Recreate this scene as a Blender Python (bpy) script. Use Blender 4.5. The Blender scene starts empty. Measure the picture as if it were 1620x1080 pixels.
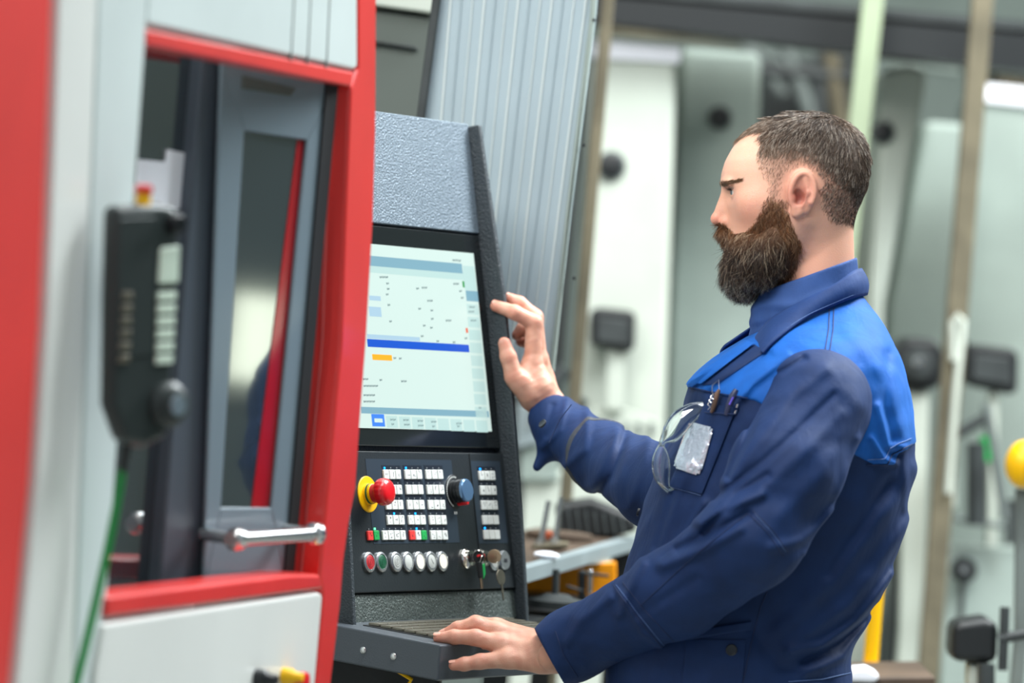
import bpy, bmesh, math, random
import numpy as np
from mathutils import Vector, Matrix
random.seed(7); RNG = np.random.default_rng(7)
S = bpy.context.scene; C = S.collection
# ------------------------------------------------------------------ camera, world, lights, exposure
F = 7000.0; CAMZ = 1.42; ROLL = math.radians(4.8); PITCH = math.radians(0.8)
_f = Vector((0, math.cos(PITCH), -math.sin(PITCH))); _r0 = Vector((1, 0, 0)); _u0 = _r0.cross(_f)
CR = _r0 * math.cos(ROLL) + _u0 * math.sin(ROLL); CU = -_r0 * math.sin(ROLL) + _u0 * math.cos(ROLL); CF = _f
CO = Vector((0, 0, CAMZ))
cd = bpy.data.cameras.new('camera'); cam = bpy.data.objects.new('camera', cd); C.objects.link(cam)
m = Matrix((CR, CU, -CF)).transposed().to_4x4(); m.translation = CO; cam.matrix_world = m
cd.sensor_width = 36; cd.lens = F * 36 / 1620; cd.clip_start = .05; cd.clip_end = 100
cd.dof.use_dof = True; cd.dof.focus_distance = 6.32; cd.dof.aperture_fstop = 3.0
S.camera = cam
S.view_settings.view_transform = 'Standard'; S.view_settings.look = 'None'; S.view_settings.gamma = 1
S.view_settings.use_curve_mapping = False; S.view_settings.exposure = 0.28
S.cycles.use_denoising = True
w = bpy.data.worlds.new('world'); S.world = w; w.use_nodes = True
bg = w.node_tree.nodes['Background']; bg.inputs[0].default_value = (.80, .93, 1.0, 1); bg.inputs[1].default_value = .36
def area(name, loc, aim, sx, sy, power, col):
    l = bpy.data.lights.new(name, 'AREA'); l.shape = 'RECTANGLE'; l.size = sx; l.size_y = sy; l.energy = power; l.color = col
    o = bpy.data.objects.new(name, l); C.objects.link(o); o.location = loc
    o.rotation_euler = (Vector(aim) - Vector(loc)).to_track_quat('-Z', 'Y').to_euler(); return o
area('skylight_front', (-1.9, 3.6, 4.3), (.2, 6.1, 1.2), 2.2, 1.6, 185, (1, .98, .94))
area('skylight_back', (2.4, 7.6, 4.2), (.4, 6.1, 1.4), 1.6, 2.2, 225, (.86, .95, 1))
area('skylight_middle', (.8, 5.0, 5.0), (.3, 6.1, 1.2), 2.4, 2.0, 130, (.96, .99, 1))
area('skylight_hall', (1.5, 7.9, 5.2), (1.0, 10.4, .9), 5.0, 2.0, 240, (1, 1, .95))
area('skylight_right', (3.4, 8.2, 4.8), (1.6, 10.6, 1.3), 2.5, 2.0, 150, (1, 1, .95))  # lamp added to brighten the far housings, not an opening in the roof

# ------------------------------------------------------------------ helpers
def lin(c):
    if isinstance(c, str): c = tuple(int(c[i:i+2], 16) / 255 for i in (0, 2, 4))
    return tuple(x / 12.92 if x <= .04045 else ((x + .055) / 1.055) ** 2.4 for x in c)
def mat(name, col, rough=.5, metal=0, spec=.5, emit=0, bump=0, bscale=80, var=0, vscale=6, trans=0, coat=0, sheen=0, ior=1.45, col2=None, rvar=0):
    m = bpy.data.materials.new(name); m.use_nodes = True; nt = m.node_tree; b = nt.nodes['Principled BSDF']
    c = lin(col)
    b.inputs['Base Color'].default_value = (*c, 1); b.inputs['Roughness'].default_value = rough; b.inputs['Metallic'].default_value = metal
    b.inputs['Specular IOR Level'].default_value = spec; b.inputs['IOR'].default_value = ior
    b.inputs['Transmission Weight'].default_value = trans; b.inputs['Coat Weight'].default_value = coat; b.inputs['Coat Roughness'].default_value = .08
    if sheen: b.inputs['Sheen Weight'].default_value = sheen; b.inputs['Sheen Roughness'].default_value = .45; b.inputs['Sheen Tint'].default_value = (*[min(1, x * 3 + .1) for x in c], 1)
    if emit: b.inputs['Base Color'].default_value = (*[x * .12 for x in c], 1); b.inputs['Emission Color'].default_value = (*c, 1); b.inputs['Emission Strength'].default_value = emit
    tc = nt.nodes.new('ShaderNodeTexCoord')
    if var:
        n = nt.nodes.new('ShaderNodeTexNoise'); n.inputs['Scale'].default_value = vscale; n.inputs['Detail'].default_value = 5
        mx = nt.nodes.new('ShaderNodeMix'); mx.data_type = 'RGBA'
        c2 = lin(col2) if col2 else tuple(x * (1 - var) for x in c)
        mx.inputs[6].default_value = (*c, 1); mx.inputs[7].default_value = (*c2, 1)
        r = nt.nodes.new('ShaderNodeMapRange'); r.inputs[1].default_value = .38; r.inputs[2].default_value = .62
        nt.links.new(tc.outputs['Object'], n.inputs['Vector']); nt.links.new(n.outputs[0], r.inputs[0]); nt.links.new(r.outputs[0], mx.inputs[0]); nt.links.new(mx.outputs[2], b.inputs['Base Color'])
    if bump:
        n = nt.nodes.new('ShaderNodeTexNoise'); n.inputs['Scale'].default_value = bscale; n.inputs['Detail'].default_value = 2
        bp = nt.nodes.new('ShaderNodeBump'); bp.inputs['Strength'].default_value = bump; bp.inputs['Distance'].default_value = .002
        nt.links.new(tc.outputs['Object'], n.inputs['Vector']); nt.links.new(n.outputs[0], bp.inputs['Height']); nt.links.new(bp.outputs[0], b.inputs['Normal'])
        if rvar:
            r = nt.nodes.new('ShaderNodeMapRange'); r.inputs[1].default_value = .35; r.inputs[2].default_value = .65; r.inputs[3].default_value = rough - rvar; r.inputs[4].default_value = rough + rvar
            nt.links.new(n.outputs[0], r.inputs[0]); nt.links.new(r.outputs[0], b.inputs['Roughness'])
    return m
def tag(o, label=None, cat=None, group=None, kind=None):
    if label: o['label'] = label
    if cat: o['category'] = cat
    if group: o['group'] = group
    if kind: o['kind'] = kind
    return o
def thing(name, label, cat, mw=None, group=None):
    o = bpy.data.objects.new(name, None); C.objects.link(o); o.empty_display_size = .05
    if mw is not None: o.matrix_world = mw
    return tag(o, label, cat, group)
def W2(o):   # world matrix without depsgraph
    m = o.matrix_basis.copy(); p = o.parent
    while p: m = p.matrix_basis @ m; p = p.parent
    return m
class MB:
    def __init__(s): s.bm = bmesh.new(); s.mi = 0
    def _set(s, fs):
        for f in fs: f.material_index = s.mi
    def box(s, x0, x1, y0, y1, z0, z1, M=None):
        vs = [s.bm.verts.new(Vector((x, y, z)) if M is None else M @ Vector((x, y, z))) for x in (x0, x1) for y in (y0, y1) for z in (z0, z1)]
        s._set([s.bm.faces.new([vs[i] for i in q]) for q in ((0,1,3,2),(4,6,7,5),(0,4,5,1),(2,3,7,6),(0,2,6,4),(1,5,7,3))]); return s
    def prism(s, pts, off):            # pts: list of Vectors (planar loop), off: Vector or list
        n = len(pts); a = [s.bm.verts.new(p) for p in pts]; b = [s.bm.verts.new(Vector(p) + (off[i] if isinstance(off, list) else off)) for i, p in enumerate(pts)]
        fs = [s.bm.faces.new(a), s.bm.faces.new(b[::-1])] + [s.bm.faces.new([a[i], b[i], b[(i+1) % n], a[(i+1) % n]]) for i in range(n)]
        s._set(fs); return s
    def tube(s, pts, rad, seg=12, cap=True, flat=None):
        pts = [Vector(p) for p in pts]; rads = rad if isinstance(rad, (list, tuple)) else [rad] * len(pts)
        rings = []; prev = None
        for i, p in enumerate(pts):
            t = (pts[min(i+1, len(pts)-1)] - pts[max(i-1, 0)]).normalized()
            if prev is None: a = t.orthogonal().normalized()
            else: a = (prev - t * prev.dot(t)).normalized()
            prev = a; b = t.cross(a)
            rings.append([s.bm.verts.new(p + (a * math.cos(k * 2 * math.pi / seg) + b * math.sin(k * 2 * math.pi / seg)) * rads[i]) for k in range(seg)])
        fs = []
        for i in range(len(rings) - 1):
            for k in range(seg): fs.append(s.bm.faces.new([rings[i][k], rings[i][(k+1) % seg], rings[i+1][(k+1) % seg], rings[i+1][k]]))
        if cap: fs += [s.bm.faces.new(rings[0][::-1]), s.bm.faces.new(rings[-1])]
        s._set(fs); return s
    def lathe(s, o, axis, prof, seg=28):   # prof: (distance along axis, radius)
        axis = Vector(axis).normalized(); a = axis.orthogonal().normalized(); b = axis.cross(a); o = Vector(o); rings = []
        for h, r in prof:
            rings.append([s.bm.verts.new(o + axis * h + (a * math.cos(k * 2 * math.pi / seg) + b * math.sin(k * 2 * math.pi / seg)) * max(r, 1e-5)) for k in range(seg)])
        fs = [s.bm.faces.new([rings[i][k], rings[i][(k+1) % seg], rings[i+1][(k+1) % seg], rings[i+1][k]]) for i in range(len(rings) - 1) for k in range(seg)]
        fs += [s.bm.faces.new(rings[0][::-1]), s.bm.faces.new(rings[-1])]; s._set(fs); return s
    def ball(s, c, r, seg=20, sc=(1, 1, 1)):
        res = bmesh.ops.create_uvsphere(s.bm, u_segments=seg, v_segments=seg // 2, radius=r)
        for v in res['verts']: v.co = Vector(c) + Vector((v.co.x * sc[0], v.co.y * sc[1], v.co.z * sc[2]))
        s._set({f for v in res['verts'] for f in v.link_faces}); return s
    def build(s, name, mats, parent=None, bevel=0, smooth=False, label=None, inv=None, seg=2):
        bm = s.bm
        if inv is not None: bmesh.ops.transform(bm, matrix=inv, verts=bm.verts)
        bmesh.ops.recalc_face_normals(bm, faces=bm.faces)
        me = bpy.data.meshes.new(name); bm.to_mesh(me); bm.free()
        return link(name, me, mats, parent, bevel, smooth, label, seg)
def link(name, me, mats, parent=None, bevel=0, smooth=False, label=None, seg=2):
    for m in (mats if isinstance(mats, (list, tuple)) else [mats]): me.materials.append(m)
    o = bpy.data.objects.new(name, me); C.objects.link(o)
    if parent: o.parent = parent
    if smooth or bevel:
        me.polygons.foreach_set('use_smooth', [True] * len(me.polygons))
        try: me.set_sharp_from_angle(angle=math.radians(38))
        except Exception: pass
    if bevel:
        b = o.modifiers.new('bevel', 'BEVEL'); b.width = bevel; b.segments = seg; b.limit_method = 'ANGLE'; b.angle_limit = math.radians(40); b.use_clamp_overlap = True; b.harden_normals = True
    if label: o['label'] = label
    return o
def ray(px, py): return CF + CR * ((px - 810) / F) - CU * ((py - 540) / F)
def P(px, py, Y): r = ray(px, py); return CO + r * (Y / r.y)
class Frame:     # a tilted facing plane: local x to the right along it, y into it, z up it
    def __init__(s, th, tilt, px, Y=None, O=None):
        t = math.radians(th); a = math.radians(tilt)
        s.u = Vector((math.cos(t), math.sin(t), 0)); n0 = Vector((math.sin(t), -math.cos(t), 0)); z = Vector((0, 0, 1))
        s.v = z * math.cos(a) - n0 * math.sin(a); s.n = n0 * math.cos(a) + z * math.sin(a)
        s.O = P(px[0], px[1], Y) if O is None else O
        M = Matrix((s.u, -s.n, s.v)).transposed().to_4x4(); M.translation = s.O; s.M = M; s.inv = M.inverted()
    def L(s, px, py, y=0):      # the point of the plane at depth y behind that pixel of the survey photograph
        r = ray(px, py); o = s.O - s.n * y; t = ((o - CO).dot(s.n)) / r.dot(s.n); return s.inv @ (CO + r * t)
    def side(s, px, py, x):     # same, on the plane local x = const
        r = ray(px, py); o = s.O + s.u * x; t = ((o - CO).dot(s.u)) / r.dot(s.u); return s.inv @ (CO + r * t)
def poly(fr, pts, y=0): return [fr.L(a, b, y) for a, b in pts]

# ------------------------------------------------------------------ materials
M = {}
M['floor'] = mat('floor_concrete', '8d918c', .55, bump=.2, var=.3, vscale=2)
M['wall'] = mat('wall_paint', '7c8985', .8, var=.2, vscale=.8, col2='66726e')
M['white'] = mat('white_lacquer', 'dcdeda', .32, coat=.3, var=.06, vscale=3)
M['white_cool'] = mat('cool_white_lacquer', 'cdd7d6', .35, coat=.3, var=.08, vscale=4)
M['red'] = mat('red_lacquer', 'da322e', .42, coat=.5, var=.1, vscale=5)
M['door_grey'] = mat('blue_grey_lacquer', '6f7e88', .35, coat=.3)
M['post'] = mat('dark_grey_lacquer', '454d57', .4)
M['seal'] = mat('black_rubber', '101417', .6)
M['tint'] = mat('tinted_window', '2b343a', .04, spec=1.0, coat=1.0, ior=1.9)
M['steel'] = mat('brushed_steel', 'd5d5d5', .22, metal=1)
M['chrome'] = mat('chrome', 'e4e0d8', .12, metal=1)
M['paper'] = mat('paper', 'f0f2fb', .7)
M['pend'] = mat('pendant_plastic', '2f3737', .38, bump=.1, bscale=300)
M['pend_key'] = mat('pale_keys', 'cfe0d0', .5)
M['yellow'] = mat('yellow_plastic', 'f0b800', .4)
M['bred'] = mat('bright_red_plastic', 'd0141c', .3, coat=.4)
M['green_cable'] = mat('green_cable', '128a3c', .4)
M['hammer'] = mat('hammered_grey_powder_coat', '74828e', .36, metal=.25, bump=1.0, bscale=330, rvar=.12, var=.4, vscale=420)  # top plate: light it reflects put into a paler copy of the coat
M['hammer_dark'] = mat('dark_powder_coat', '59625f', .4, metal=.2, bump=1.0, bscale=330, rvar=.12, var=.5, vscale=420)
M['edge'] = mat('grey_powder_coat', '333a3f', .42, metal=.1, bump=.8, bscale=330, rvar=.1)
M['gloss'] = mat('black_bezel', '14181a', .18, coat=.6)
M['panel'] = mat('panel_foil', '23282b', .34, bump=.1, bscale=300)
M['foil'] = mat('blue_grey_foil', '2e3842', .3)
M['foil_dark'] = mat('dark_navy_foil', '1b222c', .35)
M['key'] = mat('pale_key', 'd3d6d2', .4)
M['key_red'] = mat('red_key', 'd63a36', .4)
M['key_green'] = mat('green_key', '1f9a4c', .4)
M['ink'] = mat('dark_ink', '20242a', .6)
M['led_blue'] = mat('blue_led', '1090ff', .4, emit=3.2)
M['led_green'] = mat('green_led', '60ffa0', .4, emit=2.5)
M['led_off'] = mat('unlit_led', '8a8f92', .3)
M['ring'] = mat('silver_ring', 'b9bdc0', .25, metal=.8)
M['cap_grey'] = mat('grey_cap', 'b9bcb8', .4)
M['cap_lit'] = mat('lit_white_cap', 'fbf6e4', .4, emit=.9)
M['cap_red'] = mat('red_cap', 'c02a30', .4)
M['cap_green'] = mat('green_cap', '0d5a3a', .4)
M['knob_black'] = mat('black_knob', '181b1e', .3)
M['knob_top'] = mat('blue_grey_knob_top', '5d7da0', .2, metal=.5)
M['tray'] = mat('tray_grey', '4b5158', .38, metal=.2, bump=.15, bscale=400)
M['key_dark'] = mat('dark_metal_key', '8a8578', .3, metal=.8)
M['brass'] = mat('aged_brass', 'a8937a', .3, metal=.9)
M['orange'] = mat('orange_panel', 'f59a00', .45)
M['bench'] = mat('grey_bench_paint', '8b979b', .45, var=.15)
M['black'] = mat('black_paint', '1b1e20', .45)
M['wood'] = mat('oily_brown_board', '5a4a3d', .6, var=.4)
M['rust'] = mat('olive_brown_paint', '6c6552', .7, var=.35, vscale=9)
M['pale_green'] = mat('pale_green_paint', '96a388', .6, var=.1)
M['far_white'] = mat('far_machine_white', 'bcc3b9', .85, var=.12, vscale=3)
M['far_blue'] = mat('far_machine_blue_grey', '98a59f', .85, var=.2, vscale=3)
M['far_dark'] = mat('far_dark_steel', '3a3f40', .5, var=.4, vscale=8)
M['mid_grey'] = mat('mid_grey_steel', '6d7674', .7, var=.3, vscale=8)
M['rib'] = mat('ribbed_cover_steel', 'a3b3ba', .42, metal=.15, var=.1, vscale=3)
M['rib_hi'] = mat('polished_rib', 'c2cccc', .35, metal=.1)
M['olive'] = mat('olive_grey_panel', '535a55', .6)
# ------------------------------------------------------------------ the hall
tag(MB().box(-6, 8, -1.5, 14, -.1, 0).build('floor', M['floor']), kind='structure')
tag(MB().box(-6, 8, 14, 14.2, 0, 6.2).build('wall_back', M['wall']), kind='structure')
tag(MB().box(8, 8.2, -1.5, 14.2, 0, 6.2).build('wall_right', M['wall']), kind='structure')
tag(MB().box(-6, 8.2, 2.0, 14.2, 6.2, 6.3).build('ceiling', M['wall']), kind='structure')

# ------------------------------------------------------------------ machining centre in the foreground
G = Frame(72, 0, (590, 400), 5.75); GD = Frame(60, -2.0, (0, 0), O=G.O - G.n * .036 + (G.M.to_3x3() @ (G.L(500, 540))))
base = G.M.copy(); base.translation = Vector((G.O.x, G.O.y, 0)); zoff = G.O.z
mc = thing('machining_center', 'large white and red machining centre with a dark glazed sliding door, filling the left', 'machine', base)
INV = base.inverted()
def plate(fr, pts, y, th, name, m, parent=mc, bevel=.003, label=None, extra=None):
    b = MB(); b.prism([fr.M @ p for p in poly(fr, pts, y)], -fr.n * th)
    return b.build(name, m, parent, bevel=bevel, label=label, inv=W2(parent).inverted())
plate(G, [(-70, -260), (104, -260), (85, 0), (76, 250), (66, 500), (50, 760), (18, 1080), (2, 1250), (-160, 1250)], -.012, .05, 'red_side_panel', M['red'], bevel=.01)
plate(G, [(100, -260), (190, -260), (158, 0), (118, 1080), (112, 1250), (10, 1250), (26, 1080), (58, 760), (74, 500), (84, 250), (92, 0)], -.004, .045, 'corner_panel', M['white'], bevel=.009)
plate(G, [(186, -260), (246, -260), (232, 60), (170, 950), (150, 1250), (112, 1250), (118, 1080), (157, 0)], 0, .04, 'door_side_panel', M['white_cool'], bevel=.005)
plate(G, [(246, -260), (566, -260), (567, 108), (560, 112), (232, 40)], 0, .03, 'upper_panel', M['white_cool'], bevel=.006)
for x in (466, 492, 522): plate(G, [(x, -20), (x + 1.5, -20), (x - 4, 96 + (x - 466) * .2), (x - 6, 95 + (x - 466) * .2)], -.0005, .002, 'vent_slot', M['mid_grey'], bevel=0)
plate(G, [(166, 985), (506, 936), (512, 940), (498, 1100), (488, 1250), (140, 1250), (152, 1060)], -.006, .02, 'lower_panel', M['white'], bevel=.006)
edge = [(600, -260), (597, 0), (596, 200), (592, 345), (581, 540), (571, 670), (564, 773), (553, 830), (545, 889), (540, 955), (525, 1080), (498, 1250)]
plate(G, [(566, -260)] + edge + [(488, 1250), (498, 1100), (512, 940), (507, 912), (525, 715), (541, 540), (547, 350), (556, 138), (567, 108)], 0, .03, 'red_column', M['red'], bevel=.006)
plate(G, [(232, 46), (562, 114), (556, 138), (232, 72)], 0, .036, 'red_lintel', M['red'], bevel=.004)
plate(G, [(172, 942), (460, 908), (507, 908), (514, 932), (168, 978)], -.006, .05, 'red_sill', M['red'], bevel=.006)
b = MB(); o_ = [(556, 134), (547, 350), (541, 540), (525, 715), (507, 915)]
for i in range(4):
    q = [G.L(*o_[i], .004), G.L(*o_[i+1], .004)]; d = [Vector((0, .040, 0)), Vector((0, .040, 0))]
    b.prism([G.M @ p for p in (q[0], q[1], q[1] + d[1], q[0] + d[0])], G.u * .012)
b.build('red_reveal', M['red'], mc, inv=INV)
# door
door = plate(GD, [(352, 84), (540, 128), (452, 922), (318, 938)], .004, .02, 'door_frame', M['door_grey'], bevel=.002)
me = door.data
# the window opening of the door: rebuild as a ring of four rails
bm = MB(); A = [(352, 84), (536, 128), (452, 922), (322, 938)]; Bp = [(387, 207), (486, 222), (430, 803), (350, 803)]
for i in range(4):
    j = (i + 1) % 4; bm.prism([GD.M @ GD.L(*p) for p in (A[i], A[j], Bp[j], Bp[i])], -GD.n * .005)
bmesh.ops.transform(bm.bm, matrix=INV, verts=bm.bm.verts); bmesh.ops.recalc_face_normals(bm.bm, faces=bm.bm.faces); bm.bm.to_mesh(me); bm.bm.free()
plate(GD, [(384, 200), (489, 216), (434, 812), (346, 812)], .0062, .005, 'window_pane', M['tint'], parent=door, bevel=0)
plate(GD, [(471, 221), (485, 224), (430, 803), (398, 803)], .0052, .0008, 'red_strip', mat('deep_red_strip', 'a5141f', .15, coat=.6), parent=door, bevel=0, label='dark red strip along the pane')  # mirrored red of the reveal, put on the glass as a coloured strip
plate(GD, [(518, 124), (536, 128), (464, 922), (450, 922)], -.003, .004, 'black_seal', M['seal'], parent=door, bevel=0)
plate(GD, [(385, 120), (468, 140), (460, 152), (384, 140)], -.002, .002, 'bumper_pad', M['olive'], parent=door, bevel=0)
plate(GD, [(322, 84), (356, 92), (332, 938), (252, 938)], .012, .03, 'door_post', M['post'], bevel=.004)
plate(GD, [(222, 60), (330, 84), (262, 940), (160, 950)], .03, .006, 'side_window', M['tint'], bevel=0)
MB().box(-1.6, -.10, .16, 1.3, .05, 2.1).build('cabinet_body', M['white'], mc, bevel=.02)
MB().box(-1.2, -.06, .12, 1.25, 0, .05).build('plinth', M['black'], mc)
plate(G, [(-60, 1240), (500, 1240), (470, 2100), (-300, 2100)], 0, .05, 'skirt_panel', M['white'])
h0 = GD.M @ GD.L(372, 853, -.045); h1 = GD.M @ GD.L(497, 844, -.045); hd = (h1 - h0).normalized(); hl = (h1 - h0).length
hb = MB().lathe(h0, hd, [(-.01, .0095), (hl + .01, .0095)], 20).build('door_handle', M['steel'], mc, smooth=True, inv=INV)
for t in (0, hl):
    MB().lathe(h0 + hd * (t - .006), hd, [(0, .011), (.003, .0145), (.012, .0145), (.015, .011)], 24).build('handle_collar', M['steel'], hb, smooth=True, inv=INV)
    MB().tube([h0 + hd * t, h0 + hd * t - GD.n * .05], .008, 16).build('handle_post', M['steel'], hb, smooth=True, inv=INV)
tag(MB().prism([GD.M @ p for p in poly(GD, [(218, 252), (261, 256), (263, 236), (311, 246), (302, 332), (213, 322)], .0285)], GD.n * .0008).build('paper_note', M['paper']),
    'white paper notes stuck on the tinted glass above the hand pendant', 'paper')
for px, py, mm, r, nm, lb in ((405, 1072, M['knob_black'], .012, 'selector_knob', 'black selector knob'), (447, 1068, M['yellow'], .010, 'switch_base', 'yellow switch base')):
    c = G.M @ G.L(px, py, -.006); MB().lathe(c, G.n, [(0, r), (.012, r), (.016, r * .7), (.028, r * .5)], 20).build(nm, mm, mc, smooth=True, inv=INV, label=lb)
c = G.M @ G.L(452, 1076, -.006)
es = MB().lathe(c, G.n, [(0, .014), (.003, .014), (.004, .010), (.018, .010)], 24).build('emergency_button', M['yellow'], mc, smooth=True, inv=INV, label='red mushroom button on a yellow base')
MB().lathe(c + G.n * .016, G.n, [(0, .012), (.006, .014), (.012, .013), (.014, .008)], 24).build('button_cap', M['bred'], es, smooth=True, inv=INV)

# hand pendant hanging on the front
def gp(px, py, w): return G.M @ G.L(px, py, -w)
pc = gp(240, 520, .02); pm = Frame(48, 2, (0, 0), O=P(236, 500, 4.89)); hp = thing('hand_pendant', 'dark grey pendant control with red stop button, hung on the white panel', 'remote control', pm.M)
def pl(pts, y, th, nm, m, parent=hp, bevel=.003, **k):
    b = MB(); b.prism(poly(pm, pts, y), Vector((0, th, 0))); return b.build(nm, m, parent, bevel=bevel, seg=3, **k)
pl([(184, 325), (262, 322), (288, 330), (284, 480), (276, 600), (270, 690), (232, 708), (198, 700), (178, 640), (180, 480)], 0, .026, 'housing', M['pend'], bevel=.010)
pl([(190, 345), (246, 343), (240, 560), (184, 570)], -.002, .006, 'grip_pad', M['pend'], bevel=.002)
pl([(256, 392), (286, 388), (284, 448), (252, 450)], -.003, .006, 'display', M['pend_key'])
for i in range(6):
    y = 462 + i * 20; pl([(252 - i * .6, y), (280 - i, y - 1), (279 - i, y + 13), (251 - i * .6, y + 14)], -.003, .005, 'pendant_key', M['pend_key'], bevel=.001)
    pl([(195 - i, y), (212 - i, y), (211 - i, y + 12), (194 - i, y + 12)], -.004, .004, 'side_key', M['key_dark'], bevel=.001)
kc = pm.L(262, 640, 0); MB().lathe(kc, (0, -1, 0), [(0, .026), (.008, .026), (.012, .020), (.018, .020), (.020, .017)], 28).build('hand_wheel', M['pend'], hp, smooth=True)
MB().lathe(kc, (0, -1, 0), [(.0195, .012), (.022, .011)], 24).build('wheel_disc', M['door_grey'], hp, smooth=True)
kc = pm.L(272, 354, 0); MB().lathe(kc, (0, -1, 0), [(0, .011), (.012, .011), (.014, .009)], 20).build('selector_knob', M['knob_black'], hp, smooth=True)
tc_ = pm.L(226, 322, .013)
MB().lathe(tc_, (0, 0, 1), [(-.002, .0085), (.012, .0085)], 24).build('button_collar', M['yellow'], hp, smooth=True)
MB().lathe(tc_, (0, 0, 1), [(.010, .007), (.012, .010), (.019, .010), (.021, .007)], 24).build('emergency_button', M['bred'], hp, smooth=True)
bot = pm.L(202, 700, .013); MB().tube([bot + Vector((0, 0, .006)), pm.L(194, 745, .03)], [.007, .0045]).build('cable_gland', M['seal'], hp, smooth=True)
cp = [pm.L(a, b, c) for a, b, c in ((194, 740, .03), (184, 800, .035), (170, 870, .04), (152, 950, .04), (133, 1030, .04), (118, 1090, .04), (100, 1180, .05), (90, 1300, .06))]
MB().tube(cp, .0048, 12).build('cable', M['green_cable'], hp, smooth=True, label='green cable')
MB().prism([pm.inv @ (G.M @ p) for p in poly(G, [(200, 350), (222, 350), (220, 400), (198, 400)], -.0005)], pm.inv.to_3x3() @ (G.n * .03)).build('hanger_bracket', M['steel'], hp)

# ------------------------------------------------------------------ operator console
K = Frame(59, 12.5, (570, 700), 6.4)
con = thing('control_console', 'dark grey machine control console with a lit screen, key panel and keyboard tray', 'control console', Matrix.Translation(Vector((K.O.x, K.O.y, 0))))
con.matrix_world = K.M
def kp(x, y): return K.L(540 + x / 4.5, 700 + y / 4.5)     # survey of the key panel
xl = K.L(568, 850, -.030).x
zt = K.L(750, 197).z; zb = K.L(806, 978).z
xr = K.L(790, 712).x; xr = (xr + K.L(806, 925).x + K.L(752, 197).x + K.L(762, 370).x) / 4
zp1 = K.L(760, 371).z; zs = K.L(790, 710).z; zc = K.L(783, 716).z; zc2 = K.L(806, 930).z
D0 = .13
MB().box(xl, xr, .012, D0, zb - .02, zt).build('housing', M['edge'], con, bevel=.003)
MB().box(xl, xr, 0, .014, zp1 + .0015, zt).build('top_plate', M['hammer'], con, bevel=.002)
bz = MB().box(xl + .001, xr - .001, .001, .014, zs + .001, zp1 - .0015).build('screen_bezel', M['gloss'], con, bevel=.002)
MB().box(xl, xr, .004, .014, zb, zc2 - .001).build('lower_plate', M['hammer_dark'], con, bevel=.002)
for i, sx in enumerate((xr, xl)):
    s = 1 if i == 0 else -1
    if i == 0: pr = [K.side(757, 197, xr), K.side(775, 320, xr), K.side(797, 470, xr), K.side(811, 640, xr), K.side(823, 800, xr), K.side(833, 990, xr)]
    prof = [Vector((0, p.y, p.z)) for p in pr]
    pts = [Vector((sx, p.y, p.z)) for p in prof] + [Vector((sx, D0 + .01, prof[-1].z - .03)), Vector((sx, D0 + .01, prof[0].z))]
    MB().prism(pts, Vector((s * .010, 0, 0))).build('side_cheek', M['edge'], con, bevel=.0025)
# screen
scr = {'bg': mat('screen_pale', 'dcf3ec', .3, emit=.66), 'bar': mat('screen_blue_grey', '86b4c6', .3, emit=.66), 'lt': mat('screen_light_blue', 'b4d6ea', .3, emit=.66),
       'mint': mat('screen_mint', 'c6e6e2', .3, emit=.66), 'blue': mat('screen_blue', '0a5ad8', .3, emit=.66), 'or': mat('screen_orange', 'ffa21e', .3, emit=1), 'txt': mat('screen_text', '6f8a90', .3, emit=.5),
       'gr': mat('screen_green', '3da55a', .3, emit=.66), 'rd': mat('screen_red', 'f0704e', .3, emit=.66), 'bb': mat('screen_button_blue', '3f7fe0', .3, emit=.9)}
sk = list(scr)
sxl = xl + .001; sxr = K.L(763, 540).x; sz1 = K.L(752, 401).z; sz0 = K.L(775, 682).z
b = MB(); b.mi = 0; b.box(sxl, sxr, -.0006, .002, sz0, sz1)
def sq(x0, y0, x1, y1, c, lift=.0008):   # in the 3x survey of the screen, corners
    a = K.L(560 + x0 / 3, 360 + y0 / 3); d = K.L(560 + x1 / 3, 360 + y1 / 3)
    b.mi = sk.index(c); b.box(max(a.x, sxl), min(d.x, sxr), -lift, .001, min(a.z, d.z), max(a.z, d.z))
sq(60, 132, 514, 218, 'bar'); sq(60, 172, 528, 250, 'mint', .0007)
sq(70, 322, 126, 348, 'lt'); sq(68, 374, 130, 424, 'lt'); sq(60, 505, 312, 540, 'lt', .0007); sq(60, 528, 546, 592, 'blue', .0009)
sq(84, 600, 180, 632, 'or'); sq(30, 850, 640, 900, 'bar'); sq(80, 884, 146, 944, 'bb'); sq(94, 905, 134, 925, 'bg', .001)
sq(514, 180, 580, 300, 'mint'); sq(528, 298, 590, 352, 'bar'); sq(512, 254, 524, 284, 'gr'); sq(528, 476, 540, 500, 'rd')
for i in range(9): sq(532 + i * 5, 362 + i * 61, 592 + i * 5, 414 + i * 61, 'mint')
for i in range(8): sq(150 + i * 61, 893 + i * 3, 208 + i * 61, 950 + i * 3, 'mint')
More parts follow.
